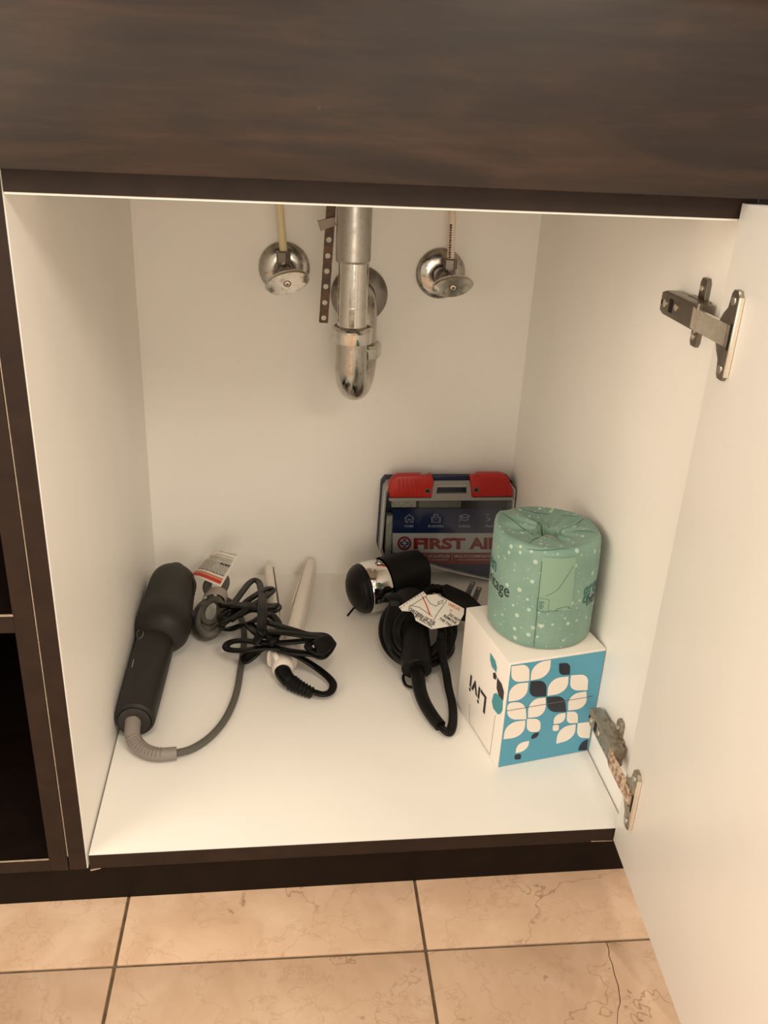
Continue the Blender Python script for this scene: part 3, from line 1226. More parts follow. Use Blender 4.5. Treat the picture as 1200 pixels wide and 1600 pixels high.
def icon(name, paths, word=None):
    global q
    q = MB()
    for p in paths:
        kline(p)
    q.build(name, 'icon_print', card, flat=True, normals=False)
    if word:
        q = MB()
        add_text(q, word[0], kfn(word[1], word[2], 824, 820.3), 0.02)
        q.build('icon_word', 'icon_print', card, flat=True, normals=False)


icon('house_icon', [[(632.5, 810), (639.5, 804), (646.5, 810)], [(634, 809), (634, 816), (637.5, 816), (637.5, 811.5), (641.5, 811.5), (641.5, 816), (645, 816), (645, 809)]], ('HOME', 632, 646))
icon('office_icon', [[(674.5, 816), (674.5, 808), (678, 808), (678, 803.5), (684.5, 803.5), (684.5, 808), (688, 808), (688, 816), (674.5, 816)]]
     + [[(xx - 0.6, yy), (xx + 0.6, yy)] for yy in (806, 809, 812) for xx in (679.5, 682.5)]
     + [[(a, yy), (a + 1.5, yy)] for yy in (810.5, 813.5) for a in (675.5, 685.5)], ('BUSINESS', 669, 693))
icon('graduation_cap_icon', [[(719, 806), (726, 803.2), (734, 806), (726.5, 809), (719, 806)], [(721.5, 808), (721.5, 812), (726.5, 813.6), (731.5, 812), (731.5, 808)], [(719, 806), (718, 815.5)]], ('SCHOOL', 716, 735.5))
icon('travel_icon', [[(759, 804), (764, 804)], [(760, 808), (766, 812), (761, 814)]], ('TRAVEL', 757.5, 777))
# clear cover
q = MB()
cv = shrink(ko, 0.004, YF + 0.0008)
q.prism(cv, [p + Vector((0, 0.0010, 0)) for p in cv])
q.build('clear_cover', 'clear_plastic', kit, flat=True)
# red clasps with ribs
YC = YF - 0.005


def clasp(pts, ribs, hole):
    q = MB()
    f = [K(*p, YC) for p in pts]
    q.prism(f, [Vector((p.x, YC + 0.012, p.z)) for p in f], bev=0.0022)
    c = q.build('clasp', 'red_plastic', kit, angle=50)
    q = MB()
    for (x_, ya, yb) in ribs:
        a, b = K(x_, ya, YC), K(x_, yb, YC)
        q.tube([a + Vector((0, 0.004, 0.0)), a + Vector((0, -0.0002, -0.001)), b + Vector((0, -0.0002, 0))], 0.0011, seg=6)
    q.build('grip_ribs', 'red_plastic', c)
    q = MB()
    p = K(*hole, YC)
    q.lathe([(0, 0.0046), (0.0008, 0.0046), (0.0008, 0.0030), (-0.0004, 0.0030)], p, (0, -1, 0), 18, cap=False)
    q.lathe([(0.0002, 0.0032), (0.0004, 0.0032)], p, (0, -1, 0), 18, mi=1)
    q.build('clasp_pin', ['plate_dark', 'hole_black'], c)


clasp([(609, 778), (606.5, 765), (608, 756), (614, 748), (622, 743.5), (658, 742.5), (660, 745.5), (668, 746), (671, 743), (675, 743.5), (678, 752), (676, 762), (674.5, 778)],
      [(x_, 748, 776) for x_ in range(624, 660, 6)], (668, 767))
clasp([(737, 777), (736, 760), (734.5, 745), (738, 744.5), (741, 746.5), (747, 741.5), (780, 741), (790, 743), (797, 752), (801, 764), (802.5, 776)],
      [(x_, 746, 775) for x_ in range(752, 795, 6)], (744, 765.5))
# grey carry handle between the clasps
q = MB()
YH = YF - 0.002


def frame(outer, inner, y0_, y1_, mi=0):
    A, B = [K(*p, y0_) for p in outer], [K(*p, y0_) for p in inner]
    k = len(A)
    vs = A + B + [Vector((p.x, y1_, p.z)) for p in A] + [Vector((p.x, y1_, p.z)) for p in B]
    fs = []
    for i in range(k):
        j = (i + 1) % k
        fs += [[i, j, k + j, k + i], [2 * k + j, 2 * k + i, 3 * k + i, 3 * k + j], [j, i, 2 * k + i, 2 * k + j], [k + i, k + j, 3 * k + j, 3 * k + i]]
    q.add(vs, fs, mi)


frame([(678, 752), (734, 751.5), (739, 779), (673, 780)], [(684, 759), (729, 758.5), (729.5, 771), (681.5, 771.5)], YH, YH + 0.006)
q.build('handle', 'grey_plastic', kit, flat=True)
q = MB()
pts = [(676, 744.5), (735, 744), (735, 751), (678, 751.5)]
q.prism([K(*p, YH + 0.004) for p in pts], [K(*p, YH + 0.004) + Vector((0, 0.006, 0)) for p in pts], bev=0.001)
q.prism([K(*p, YH + 0.010) for p in [(683, 758), (730, 758), (730, 772), (681, 772)]],
        [K(*p, YH + 0.010) + Vector((0, 0.004, 0)) for p in [(683, 758), (730, 758), (730, 772), (681, 772)]])
q.build('handle_bar', 'navy_plastic', kit)
q = MB()
pts = [(608, 778.5), (804, 777), (804, 781.5), (608, 783)]
q.prism([K(*p, YF - 0.0014) for p in pts], [Vector((K(*p, YF).x, YF + 0.004, K(*p, YF).z)) for p in pts])
q.build('top_ledge', 'grey_plastic', kit)

# ================================================================== TISSUE BOX
BW, BD, BH = 0.1215, 0.1225, 0.1455
BA = math.radians(11.4)
BO = Vector((0.4440, 0.1022, 0.0003))
BM = Matrix.Translation(BO) @ Matrix.Rotation(BA, 4, 'Z')
box = thing('tissue_box', (0.49, 0.175, 0.0), 'blue and white leaf-print tissue cube box under the toilet roll', 'tissue box')
q = MB()
q.box((0, 0, 0), (BW, BD, BH), bev=0.0009)
q.tf(BM)
q.build('carton', 'carton_white', box)


def bf(u, v_, off=0.0003):
    return BM @ Vector((0.0006 + u * (BW - 0.0012), -off, 0.0006 + v_ * (BH - 0.0012)))


q = MB()
q.poly([bf(0.012, 0), bf(1, 0), bf(1, 0.985), bf(0.012, 0.985)])
fp = q.build('blue_front_print', 'carton_blue', box, flat=True, normals=False)
LEAF = [  # leaf corners here and on the left side taken from image pixels by homography
    ('w', 'sRsR', (0.015, 0.976), (0.201, 0.974), (0.221, 0.812), (0.037, 0.823)),
    ('w', 'RsRs', (0.225, 0.973), (0.418, 0.98), (0.434, 0.819), (0.234, 0.813)),
    ('w', 'RsRs', (0.02, 0.813), (0.215, 0.798), (0.223, 0.637), (0.031, 0.645)),
    ('k', 'sRsR', (0.235, 0.806), (0.406, 0.79), (0.427, 0.635), (0.242, 0.651)),
    ('w', 'RsRs', (0.426, 0.806), (0.637, 0.794), (0.655, 0.635), (0.438, 0.638)),
    ('w', 'sRsR', (0.66, 0.801), (0.854, 0.786), (0.872, 0.627), (0.673, 0.651)),
    ('k', 'sRsR', (0.514, 0.933), (0.633, 0.924), (0.649, 0.81), (0.529, 0.819)),
    ('w', 'rRsR', (0.018, 0.638), (0.211, 0.614), (0.248, 0.44), (0.043, 0.467)),
    ('w', 'RsRs', (0.239, 0.635), (0.422, 0.625), (0.459, 0.436), (0.262, 0.452)),
    ('k', 'sRsR', (0.432, 0.626), (0.628, 0.611), (0.676, 0.445), (0.469, 0.472)),
    ('w', 'RsRs', (0.663, 0.62), (0.861, 0.618), (0.908, 0.444), (0.693, 0.455)),
    ('w', 'RsRs', (0.03, 0.445), (0.239, 0.432), (0.249, 0.268), (0.028, 0.28)),
    ('w', 'sRrR', (0.253, 0.444), (0.404, 0.423), (0.419, 0.289), (0.268, 0.308)),
    ('w', 'RsRs', (0.541, 0.442), (0.669, 0.437), (0.681, 0.335), (0.554, 0.343)),
    ('w', 'sRsR', (0.684, 0.444), (0.806, 0.43), (0.825, 0.312), (0.696, 0.323)),
    ('w', 'rrrr', (0.546, 0.334), (0.616, 0.327), (0.622, 0.264), (0.556, 0.272)),
    ('w', 'RsRs', (0.609, 0.302), (0.805, 0.301), (0.821, 0.146), (0.617, 0.134)),
    ('w', 'sssR', (0.824, 0.308), (0.978, 0.298), (0.99, 0.128), (0.839, 0.158)),
    ('k', 'RsRs', (0.33, 0.284), (0.405, 0.286), (0.404, 0.233), (0.329, 0.231)),
    ('w', 'RsRs', (0.178, 0.217), (0.312, 0.217), (0.309, 0.121), (0.18, 0.113)),
    ('k', 'rrrr', (0.173, 0.103), (0.242, 0.095), (0.249, 0.04), (0.177, 0.049)),
    ('k', 'Rsss', (0.894, 0.104), (0.978, 0.118), (0.986, 0.005), (0.885, 0.016))]
for (col, code, *qd) in LEAF:
    q = MB()
    q.poly([bf(u, v_, 0.0006) for u, v_ in corner_poly(qd, code)])
    q.build('printed_leaf', 'carton_cream' if col == 'w' else 'carton_navy', fp, flat=True, normals=False)
q = MB()
q.box((0.003, -0.0009, BH * 0.556), (0.115, -0.0002, BH * 0.556 + 0.0006))
q.tf(BM)
q.build('flap_seam', 'ink_grey', fp)


def bs(u, v_, off=0.0003):       # left side, u from back to front
    return BM @ Vector((-off, BD - 0.0006 - u * (BD - 0.0012), 0.0006 + v_ * (BH - 0.0012)))


for nm, mt, pts in (('printed_leaf', 'carton_teal', [(0.616, 0.89), (0.73, 0.879), (0.78, 0.841), (0.78, 0.791), (0.682, 0.79), (0.629, 0.828)]),
                    ('printed_leaf', 'carton_brown', [(0.717, 0.753), (0.763, 0.782), (0.8, 0.764), (0.787, 0.725), (0.734, 0.711)]),
                    ('printed_leaf', 'carton_brown', [(0.808, 0.762), (0.906, 0.761), (0.971, 0.721), (0.977, 0.641), (0.877, 0.631), (0.822, 0.667)]),
                    ('printed_leaf', 'carton_teal', [(0.778, 0.585), (0.829, 0.626), (0.968, 0.638), (0.986, 0.556), (0.954, 0.498), (0.902, 0.463), (0.801, 0.46), (0.759, 0.501)])):
    q = MB()
    q.poly([bs(u, v_) for u, v_ in pts])
    q.build(nm, mt, box, flat=True, normals=False)
q = MB()
add_text(q, 'Livi', lambda u, v_: bs(0.645 - 0.40 * u, 0.475 - 0.175 * v_), 0.02)
tag(q.build('upside_down_lettering', 'carton_brown', box, flat=True, normals=False), 'brand lettering printed upside down')
q = MB()
for (a, b) in (((0.30, 0.20), (0.33, 0.02)), ((0.33, 0.02), (0.845, 0.02)), ((0.845, 0.02), (0.86, 0.43))):
    p0, p1 = bs(*a), bs(*b)
    q.tube([p0, p1], 0.0002, seg=4)
q.build('flap_crease', 'ink_grey', box)

# ================================================================== TOILET ROLL
RC = Vector((0.4985, 0.186, 0.0))
RR, RZ0, RZ1 = 0.0605, 0.1462, 0.271
roll = thing('toilet_roll', (RC.x, RC.y, RZ0), 'mint green paper-wrapped toilet roll standing on the tissue box', 'toilet roll')
th0 = math.atan2(CAM.y - RC.y, CAM.x - RC.x)          # side that faces the room


def rsurf(th, z, off=0.0):
    w = 1 + 0.010 * math.sin(3 * th + 1.0) + 0.006 * math.sin(5 * th + z * 40)
    k = (z - RZ0) / (RZ1 - RZ0)
    r = RR * w * (1.0 + 0.018 * math.sin(math.pi * k)) + off
    return Vector((RC.x + r * math.cos(th) - 0.003 * (k - 0.3), RC.y + r * math.sin(th) + 0.004 * (k - 0.3), z))


q = MB()
SEG = 128
prof = []
for k in range(3):
    prof.append((0.86 + 0.10 * k / 2, RZ0 + 0.0016 * (k / 2) ** 2 * 0.2))
for k in range(15):
    prof.append((1.0, RZ0 + 0.003 + (RZ1 - RZ0 - 0.011) * k / 14))
prof += [(0.985, RZ1 - 0.0045), (0.95, RZ1 - 0.0015), (0.90, RZ1)]
for k in range(1, 12):
    f = k / 11
    prof.append((0.90 - 0.65 * f, RZ1 - 0.001 - 0.005 * f))
prof += [(0.215, RZ1 - 0.012), (0.20, RZ1 - 0.026), (0.17, RZ1 - 0.04)]
rnd = [random.uniform(-1, 1) for _ in range(64)]
vs, arc = [], 0.0
prev = None
pcs = []
for (rf, z) in prof:
    if prev is not None:
        arc += math.hypot((rf - prev[0]) * RR, z - prev[1])
    prev = (rf, z)
    for i in range(SEG):
        th = 2 * math.pi * i / SEG
        p = rsurf(th, min(z, RZ1))
        d_ = Vector((p.x - RC.x, p.y - RC.y, 0))
        zz = z
        if rf < 0.93 and z > RZ0 + 0.05:
            # gathered pleats, sharper near the hole
            k2 = (0.93 - rf) / 0.7
            fl = math.sin(th * 9 + 2.2 * math.sin(th * 2 + 0.7)) * 0.6 + math.sin(th * 17 + 1.3) * 0.4
            zz += 0.0028 * fl * min(1, k2 * 1.4)
            zz += 0.007 * max(0, math.cos(th - 2.55)) ** 10 * min(1, max(0, (0.99 - rf) / 0.25))
            rf2 = rf * (1 + 0.10 * fl * k2 * 0.8)
        else:
            rf2 = rf
            # raised fold at the far left of the top edge
            zz += 0.009 * max(0, math.cos(th - 2.75)) ** 14 * max(0, (z - (RZ1 - 0.03)) / 0.03) if z > RZ1 - 0.03 else 0
        vs.append(Vector((RC.x + d_.x * rf2, RC.y + d_.y * rf2, zz)))
        pcs.append((th * RR, arc, 0))
nr = len(prof)
fs = []
for j in range(nr - 1):
    for i in range(SEG - 1):
        fs.append([j * SEG + i, j * SEG + i + 1, (j + 1) * SEG + i + 1, (j + 1) * SEG + i])
    fs.append([j * SEG + SEG - 1, j * SEG, (j + 1) * SEG, (j + 1) * SEG + SEG - 1])
fs.append(list(reversed(range(SEG))))
fs.append([(nr - 1) * SEG + i for i in range(SEG)])
q.add(vs, fs)
q.pc = {i: p for i, p in enumerate(pcs)}
q.build('paper_wrapper', 'mint_dotted_paper', roll, angle=70)
rbv = q.bvh()
# tucked crumple and card core in the hole
q = MB()
q.lathe([(0, 0.0118), (0.006, 0.0122), (0.006, 0.0108), (0, 0.0108)], (RC.x - 0.001, RC.y + 0.001, RZ1 - 0.022), (0, 0, 1), 24, cap=False)
q.build('card_core', 'core_card', roll)
for k in range(4):
    q = MB()
    an = 1.7 + k * 0.55
    c_ = Vector((RC.x, RC.y + 0.002, RZ1))
    a = c_ + Vector((math.cos(an) * 0.010, math.sin(an) * 0.010, -0.016))
    b = c_ + Vector((math.cos(an + 0.15) * 0.0145, math.sin(an + 0.15) * 0.0145, -0.003))
    c2 = c_ + Vector((math.cos(an + 0.3) * 0.024, math.sin(an + 0.3) * 0.024, -0.0035))
    q.tube(smooth([a, b, c2], 5), [0.0016 + 0.0008 * math.sin(i * 0.9) for i in range(11)], seg=6,
           sec=[(-1.6, 0), (0, 0.35), (1.6, 0), (0, -0.35)])
    q.build('tucked_fold', 'mint_light', roll)
q = MB()
q.lathe([(0, 0.0001), (0.0004, 0.0125)], (RC.x - 0.001, RC.y + 0.001, RZ1 - 0.026), (0, 0, 1), 24, cap=False)
q.build('core_plug', 'core_card', roll)  # added disc plugging the hole, put in for its shade
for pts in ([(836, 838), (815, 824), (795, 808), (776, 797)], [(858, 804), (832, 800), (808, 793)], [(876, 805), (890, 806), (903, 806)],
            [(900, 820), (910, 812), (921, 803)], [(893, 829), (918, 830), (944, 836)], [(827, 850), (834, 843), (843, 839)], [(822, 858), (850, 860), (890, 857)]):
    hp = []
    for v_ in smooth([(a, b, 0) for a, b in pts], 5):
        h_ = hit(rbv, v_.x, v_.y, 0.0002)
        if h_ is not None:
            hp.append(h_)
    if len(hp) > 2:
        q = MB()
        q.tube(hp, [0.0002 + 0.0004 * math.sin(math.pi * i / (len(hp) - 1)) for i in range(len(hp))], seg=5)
        q.build('crease_shade', 'mint_dark', roll)  # thin dark tube, paints the shade along a fold
# glued flap with its seam
q = MB()


def fl_fn(u, v_):
    th = th0 + (-0.02 + 0.62 * u)
    zt, zb = 0.2625, 0.198
    return rsurf(th, zb + (zt - zb) * v_, 0.0009)


q.grid(fl_fn, 14, 8)
n0 = len(q.v)
q.build('glued_flap', 'mint_light', roll)
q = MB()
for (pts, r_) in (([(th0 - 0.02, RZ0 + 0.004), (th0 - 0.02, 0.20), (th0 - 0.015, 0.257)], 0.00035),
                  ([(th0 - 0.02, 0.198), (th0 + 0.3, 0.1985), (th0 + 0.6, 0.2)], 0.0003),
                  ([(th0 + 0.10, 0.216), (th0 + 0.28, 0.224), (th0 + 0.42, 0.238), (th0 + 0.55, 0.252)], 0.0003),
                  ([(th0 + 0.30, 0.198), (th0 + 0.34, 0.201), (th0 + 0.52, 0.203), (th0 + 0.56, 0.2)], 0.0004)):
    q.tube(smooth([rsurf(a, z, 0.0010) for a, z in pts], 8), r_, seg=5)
q.build('seams_and_flap_shade', 'mint_dark', roll)  # seam lines, plus the shadow under the flap painted dark


def rtxt(a0, a1, z0_, z1_, off=0.0007):
    return lambda u, v_: rsurf(a0 + (a1 - a0) * u, z0_ + (z1_ - z0_) * v_, off)


dg_ = math.radians
for (word, nm, mt, a, b, z0_, z1_) in (('heritage', 'black_lettering', 'ink_black', -91, -33, 0.1965, 0.2165), ('heritage', 'black_lettering', 'ink_black', 58, 116, 0.190, 0.210),
                                       ('green', 'teal_lettering', 'teal_ink', -104, -58, 0.214, 0.2325), ('green', 'teal_lettering', 'teal_ink', 50, 98, 0.2005, 0.220)):
    q = MB()
    add_text(q, word, rtxt(th0 + dg_(a), th0 + dg_(b), z0_, z1_))
    q.build(nm, mt, roll, flat=True, normals=False)
q = MB()
a0, a1, zz0, zz1 = th0 - 0.03, th0 + 0.17, 0.196, 0.2125
for pts in ([(a0, zz0), (a1, zz0), (a1, zz1), (a0, zz1), (a0, zz0)],):
    for s0, s1 in zip(pts[:-1], pts[1:]):
        q.tube([rsurf(s0[0] + (s1[0] - s0[0]) * k / 4, s0[1] + (s1[1] - s0[1]) * k / 4, 0.0011) for k in range(5)], 0.0002, seg=4)
for k in range(4):
    zc_ = zz0 + 0.004 + k * 0.0025
    q.grid(lambda u, v_: rsurf(a0 + 0.03 + u * (0.07 + 0.02 * (k % 2)), zc_ + v_ * 0.0013, 0.0012), 3, 1)
q.build('printed_panel', 'mint_dark', roll, flat=True, normals=False)
for (word, a, b, z0_, z1_) in (('rene', -0.10, -0.01, 0.172, 0.1765), ('tage', 0.01, 0.13, 0.175, 0.181)):
    q = MB()
    add_text(q, word, rtxt(th0 + a, th0 + b, z0_, z1_))
    q.build('white_lettering', 'dot_white', roll, flat=True, normals=False)

# ================================================================== CHARCOAL HAIR TOOL by the left wall
tool = thing('charcoal_hair_tool', (0.04, 0.3, 0.0), 'charcoal grey hair styling tool lying along the left cabinet wall', 'hair tool')
E0 = at(210, 1126, 0.0262)
B0 = at(242.5, 1006, 0.0290)
ax = (B0 - E0).normalized()
Lh = (B0 - E0).length
body = MB()
body.lathe([(0.004, 0.0150), (0.0002, 0.0212), (0.002, 0.0232), (0.008, 0.0238), (0.03, 0.0242), (Lh * 0.5, 0.0248), (Lh * 0.85, 0.0252), (Lh + 0.03, 0.0252)], E0, ax, 48)
body.build('handle', 'charcoal_plastic', tool)
# head: thick barrel offset to the right with a rounded lower shoulder
H0 = at(254, 985, 0.0400)
H1 = at(270, 912, 0.0400)
hax = (H1 - H0).normalized()
Lb = (H1 - H0).length
head = MB()
prof = [(-0.022, 0.001), (-0.0215, 0.012), (-0.018, 0.023), (-0.011, 0.031), (-0.002, 0.0355), (0.012, 0.0372), (Lb * 0.22, 0.0366), (Lb * 0.30, 0.0350),
        (Lb * 0.6, 0.0346), (Lb * 0.9, 0.0340), (Lb + 0.004, 0.0325), (Lb + 0.012, 0.0285), (Lb + 0.018, 0.0200), (Lb + 0.0205, 0.0100), (Lb + 0.021, 0.001)]
head.lathe(prof, H0, hax, 56)
tool_head = head.build('head', 'charcoal_plastic', tool)
q = MB()
tc = H1 + Vector((0.003, 0.004, 0.010))
q.lathe([(-0.03, 0.016), (0.012, 0.0165), (0.020, 0.0135), (0.0235, 0.007), (0.0245, 0.0005)], tc, hax, 28)
q.build('head_tip', 'charcoal_plastic', tool_head)
q = MB()
q.tube(smooth([at(296, 905, 0.052), at(302, 908, 0.052), at(304, 917, 0.050), at(302, 929, 0.046)], 6), [0.004 - 0.0001 * i for i in range(19)], seg=10)
q.build('jaw_hook', 'charcoal_plastic', tool_head)
q = MB()
q.box(at(286, 964, 0.040), at(306, 962, 0.040) + Vector((0, 0.006, 0.006)), bev=0.001)
q.build('jaw_bar', 'charcoal_plastic', tool_head)
q = MB()
q.lathe([(-0.0003, 0.0190), (-0.0022, 0.0186), (-0.0030, 0.0150), (-0.0026, 0.0105)], E0, ax, 40)
q.lathe([(-0.0003, 0.0212), (-0.0010, 0.0206), (-0.0003, 0.0198)], E0, ax, 40, cap=False)
q.build('end_cap', 'charcoal_cap', tool)
# small printed marks on the flank
bv = head.bvh()
bv2 = body.bvh()


q = MB()
pts = []
for (px, py) in [(214, 997), (214, 990), (217, 985), (222, 985), (224, 990), (221, 996), (216, 999)]:
    h_ = hit(bv2, px, py, 0.0004) or hit(bv, px, py, 0.0004)
    if h_ is not None:
        pts.append(h_)
if len(pts) > 3:
    q.tube(smooth(pts, 4), 0.0004, seg=5)
if q.v:
    q.build('ring_mark', 'champagne_trim', tool)
q = MB()
pts = [hit(bv2, px, py, 0.0004) for (px, py) in [(209, 1031), (206, 1043)]]
if all(p is not None for p in pts):
    q.tube(pts, 0.0006, seg=5)
if q.v:
    q.build('line_mark', 'champagne_trim', tool)
# strain relief and cord
sr_pts = [at(208, 1126, 0.0265), at(207, 1146, 0.0210), at(213, 1162, 0.0150), at(228, 1174, 0.0110), at(248, 1179, 0.0090), at(276, 1177, 0.0085)]
q = MB()
sp_ = smooth(sr_pts, 8)
rr = [0.0092 - 0.0017 * i / (len(sp_) - 1) for i in range(len(sp_))]
q.tube(sp_, rr, seg=18)
relief = q.build('strain_relief', 'grey_rubber', tool)
q = MB()
for i in range(11, 34, 2):
    p, t_ = sp_[i], (sp_[i + 1] - sp_[i - 1]).normalized()
    s2 = t_.cross(Vector((0, 0, 1))).normalized()
    w2 = s2.cross(t_)
    for sgn, mid in ((-1, 0.35), (1, 1.1)):
        ring = []
        for k in range(5):
            an = mid + k * 0.16 + (math.pi * 0 if sgn > 0 else 0)
            v_ = s2 * math.cos(an) + w2 * math.sin(an)
            ring.append(p + v_ * (rr[i] + 0.00005))
        q.tube(ring, 0.0006, seg=5)
    ring = []
    for k in range(5):
        an = math.pi - 0.9 + k * 0.16
        v_ = s2 * math.cos(an) + w2 * math.sin(an)
        ring.append(p + v_ * (rr[i] + 0.00005))
    q.tube(ring, 0.0006, seg=5)
q.build('relief_slots', 'ink_grey', relief)
q = MB()
cord = [(270, 1178, .0085), (300, 1170, .0055), (330, 1150, .0048), (354, 1120, .0048), (369, 1084, .0048), (376, 1045, .0048), (381, 1005, .0052), (380, 978, .007), (370, 952, .012), (356, 938, .018), (342, 936, .022)]
q.tube(smooth([at(*p) for p in cord], 8), 0.0044, seg=12)
# teardrop bundle of loops
for (k, s1, z_) in ((0, 1.0, 0.010), (1, 0.80, 0.018), (2, 0.60, 0.022), (3, 0.92, 0.024)):
    cxp, cyp = 326, 962
    lp = [(333, 936, 0.026), (316 - 2 * k * 0, 946, 0.022), (307, 962, z_), (305, 978, z_), (312, 991, z_), (325, 996, z_), (339, 990, z_), (349, 974, z_), (350, 956, 0.022), (343, 940, 0.026)]
    pp = []
    for (x_, y_, zz) in lp:
        f = s1 if y_ > 945 else 0.9
        pp.append(at(330 + (x_ - 330) * f + (2 * k - 3) * 0.7, 940 + (y_ - 940) * f, zz + (0.0 if y_ > 945 else 0.002 * k)))
    q.tube(smooth(pp, 6, closed=True), 0.0046, seg=10, closed=True)
# loops above the band
for (k, w_) in ((0, 14), (1, 10), (2, 17)):
    pp = [at(333, 936, 0.028), at(333 - w_ * 0.7, 920, 0.034), at(336 - w_ * 0.5, 906, 0.036 + 0.004 * k), at(346 + w_ * 0.3, 901, 0.034), at(340 + w_ * 0.8, 915, 0.030), at(342, 934, 0.028)]
    q.tube(smooth(pp, 6, closed=True), 0.0044, seg=10, closed=True)
q.build('cord', 'grey_cord_dark', tool)
# lighter straight run of cord is the same cord: wrap band
q = MB()


def band(u, v_):
    an = math.pi * (1.08 - 1.16 * u)
    c_ = at(335, 934, 0.027)
    sx_ = Vector((1, 0.1, 0)) * (0.0175 * math.cos(an))
    up_ = Vector((0, 0.25, 1)) * (0.014 * math.sin(an))
    return c_ + sx_ + up_ + Vector((0.003, 0.020, 0)) * (v_ - 0.5) * 1.0 + Vector((0, 0, -0.004))


q.grid(band, 20, 3, thick=(0, -0.0004, 0.0012))
q.build('cord_wrap', 'grey_fabric', tool)
# hanging warning tag
TQ = [(334, 855), (375, 865), (345, 917), (296, 896)]
TZ = [0.088, 0.092, 0.062, 0.058]


def tagp(u, v_, off=0.0):
    a, b, c_, d_ = TQ
    x_ = (1 - u) * (1 - v_) * a[0] + u * (1 - v_) * b[0] + u * v_ * c_[0] + (1 - u) * v_ * d_[0]
    y_ = (1 - u) * (1 - v_) * a[1] + u * (1 - v_) * b[1] + u * v_ * c_[1] + (1 - u) * v_ * d_[1]
    z_ = (1 - u) * (1 - v_) * TZ[0] + u * (1 - v_) * TZ[1] + u * v_ * TZ[2] + (1 - u) * v_ * TZ[3]
    z_ -= 0.016 * max(0, 0.45 - u) ** 1.6 * 3
    y_ += 14 * max(0, 0.40 - u) ** 2 * 2
    p = at(x_, y_, z_)
    return p + (CAM - p).normalized() * off


q = MB()
rc = corner_poly([(0, 0), (1, 0), (1, 1), (0, 1)], 'rrrr', 6)
q.grid(lambda u, v_: tagp(u, v_), 14, 10, thick=(0.0002, 0.0006, -0.0003))
tg = q.build('warning_tag', 'white_paper', tool, angle=60)
tag(tg, 'white curled warning tag with a red band')
q = MB()
q.grid(lambda u, v_: tagp(0.03 + 0.91 * u, 0.845 + 0.095 * v_, 0.0008), 12, 2)
q.build('red_strip', 'tag_red', tg, normals=False)
q = MB()
q.grid(lambda u, v_: tagp(0.03 + 0.91 * u, 0.78 + 0.05 * v_, 0.0008), 12, 2)
q.build('pink_strip', 'tag_orange', tg, normals=False)
q = MB()
rows = [(0.06, 0.3, 0.92), (0.16, 0.25, 0.88)] + [(0.22 + 0.035 * k, 0.10, 0.90) for k in range(4)] + [(0.37 + 0.032 * k, 0.05, 0.92) for k in range(11)]
for ri, (v0, ua, ub) in enumerate(rows):
    u = ua
    while u < ub:
        w_ = random.uniform(0.02, 0.09)
        e_ = min(ub, u + w_)
        bold = (ri in (6, 7, 16) and u > 0.55) or ri == 16
        h_ = 0.026 if bold else 0.015
        q.grid(lambda a, b: tagp(u + (e_ - u) * a, v0 + h_ * b, 0.0009), 2, 1, mi=0 if bold else 1)
        u += w_ + 0.014
q.build('tag_print', ['ink_black', 'ink_grey'], tg, normals=False)

# ================================================================== WHITE FLAT IRON
iron = thing('white_flat_iron', (0.22, 0.42, 0.0), 'white hair straightener lying open under its tangled black cord', 'flat iron')


def arm(p_hinge, p_tip, wh, wt, ht, name, plate_side):
    """tapered arm lying on edge, rounded tip"""
    q = MB()
    d_ = (p_tip - p_hinge)
    L_ = d_.length
    d_.normalize()
    sd_ = Vector((d_.y, -d_.x, 0)).normalized()
    upv = sd_.cross(d_).normalized()
    if upv.z < 0:
        upv = -upv
    n = 22
    vs, fs, m = [], [], 16
    for i in range(n + 1):
        t = i / n
        w = (wh + (wt - wh) * t)
        if t > 0.9:
            w *= math.sqrt(max(0.02, 1 - ((t - 0.9) / 0.1) ** 2))
        hh = ht * (1.0 if t < 0.9 else math.sqrt(max(0.04, 1 - ((t - 0.9) / 0.1) ** 2 * 0.9)))
        c_ = p_hinge + d_ * (L_ * t)
        for k in range(m):
            an = 2 * math.pi * k / m
            ca, sa = math.cos(an), math.sin(an)
            x_ = w * (abs(ca) ** 0.6) * (1 if ca >= 0 else -1)
            z_ = hh * (abs(sa) ** 0.6) * (1 if sa >= 0 else -1)
            vs.append(c_ + sd_ * x_ + upv * z_)
    for i in range(n):
        for k in range(m):
            l = (k + 1) % m
            fs.append([i * m + k, i * m + l, (i + 1) * m + l, (i + 1) * m + k])
    fs += [list(reversed(range(m))), [n * m + k for k in range(m)]]
    q.add(vs, fs)
    a = q.build(name, 'white_plastic', iron)
    q = MB()
    a0 = p_hinge + d_ * (L_ * 0.45) + sd_ * plate_side * (wh * 0.62 + wt * 0.38)
    a1 = p_hinge + d_ * (L_ * 0.93) + sd_ * plate_side * wt * 0.96
    pl = [a0 - upv * ht * 0.75, a1 - upv * ht * 0.7, a1 + upv * ht * 0.7, a0 + upv * ht * 0.75]
    q.prism(pl, [p + sd_ * plate_side * 0.0012 for p in pl], bev=0.0003)
    q.build('heating_plate', 'plate_dark' if plate_side > 0 else 'white_plastic', a)


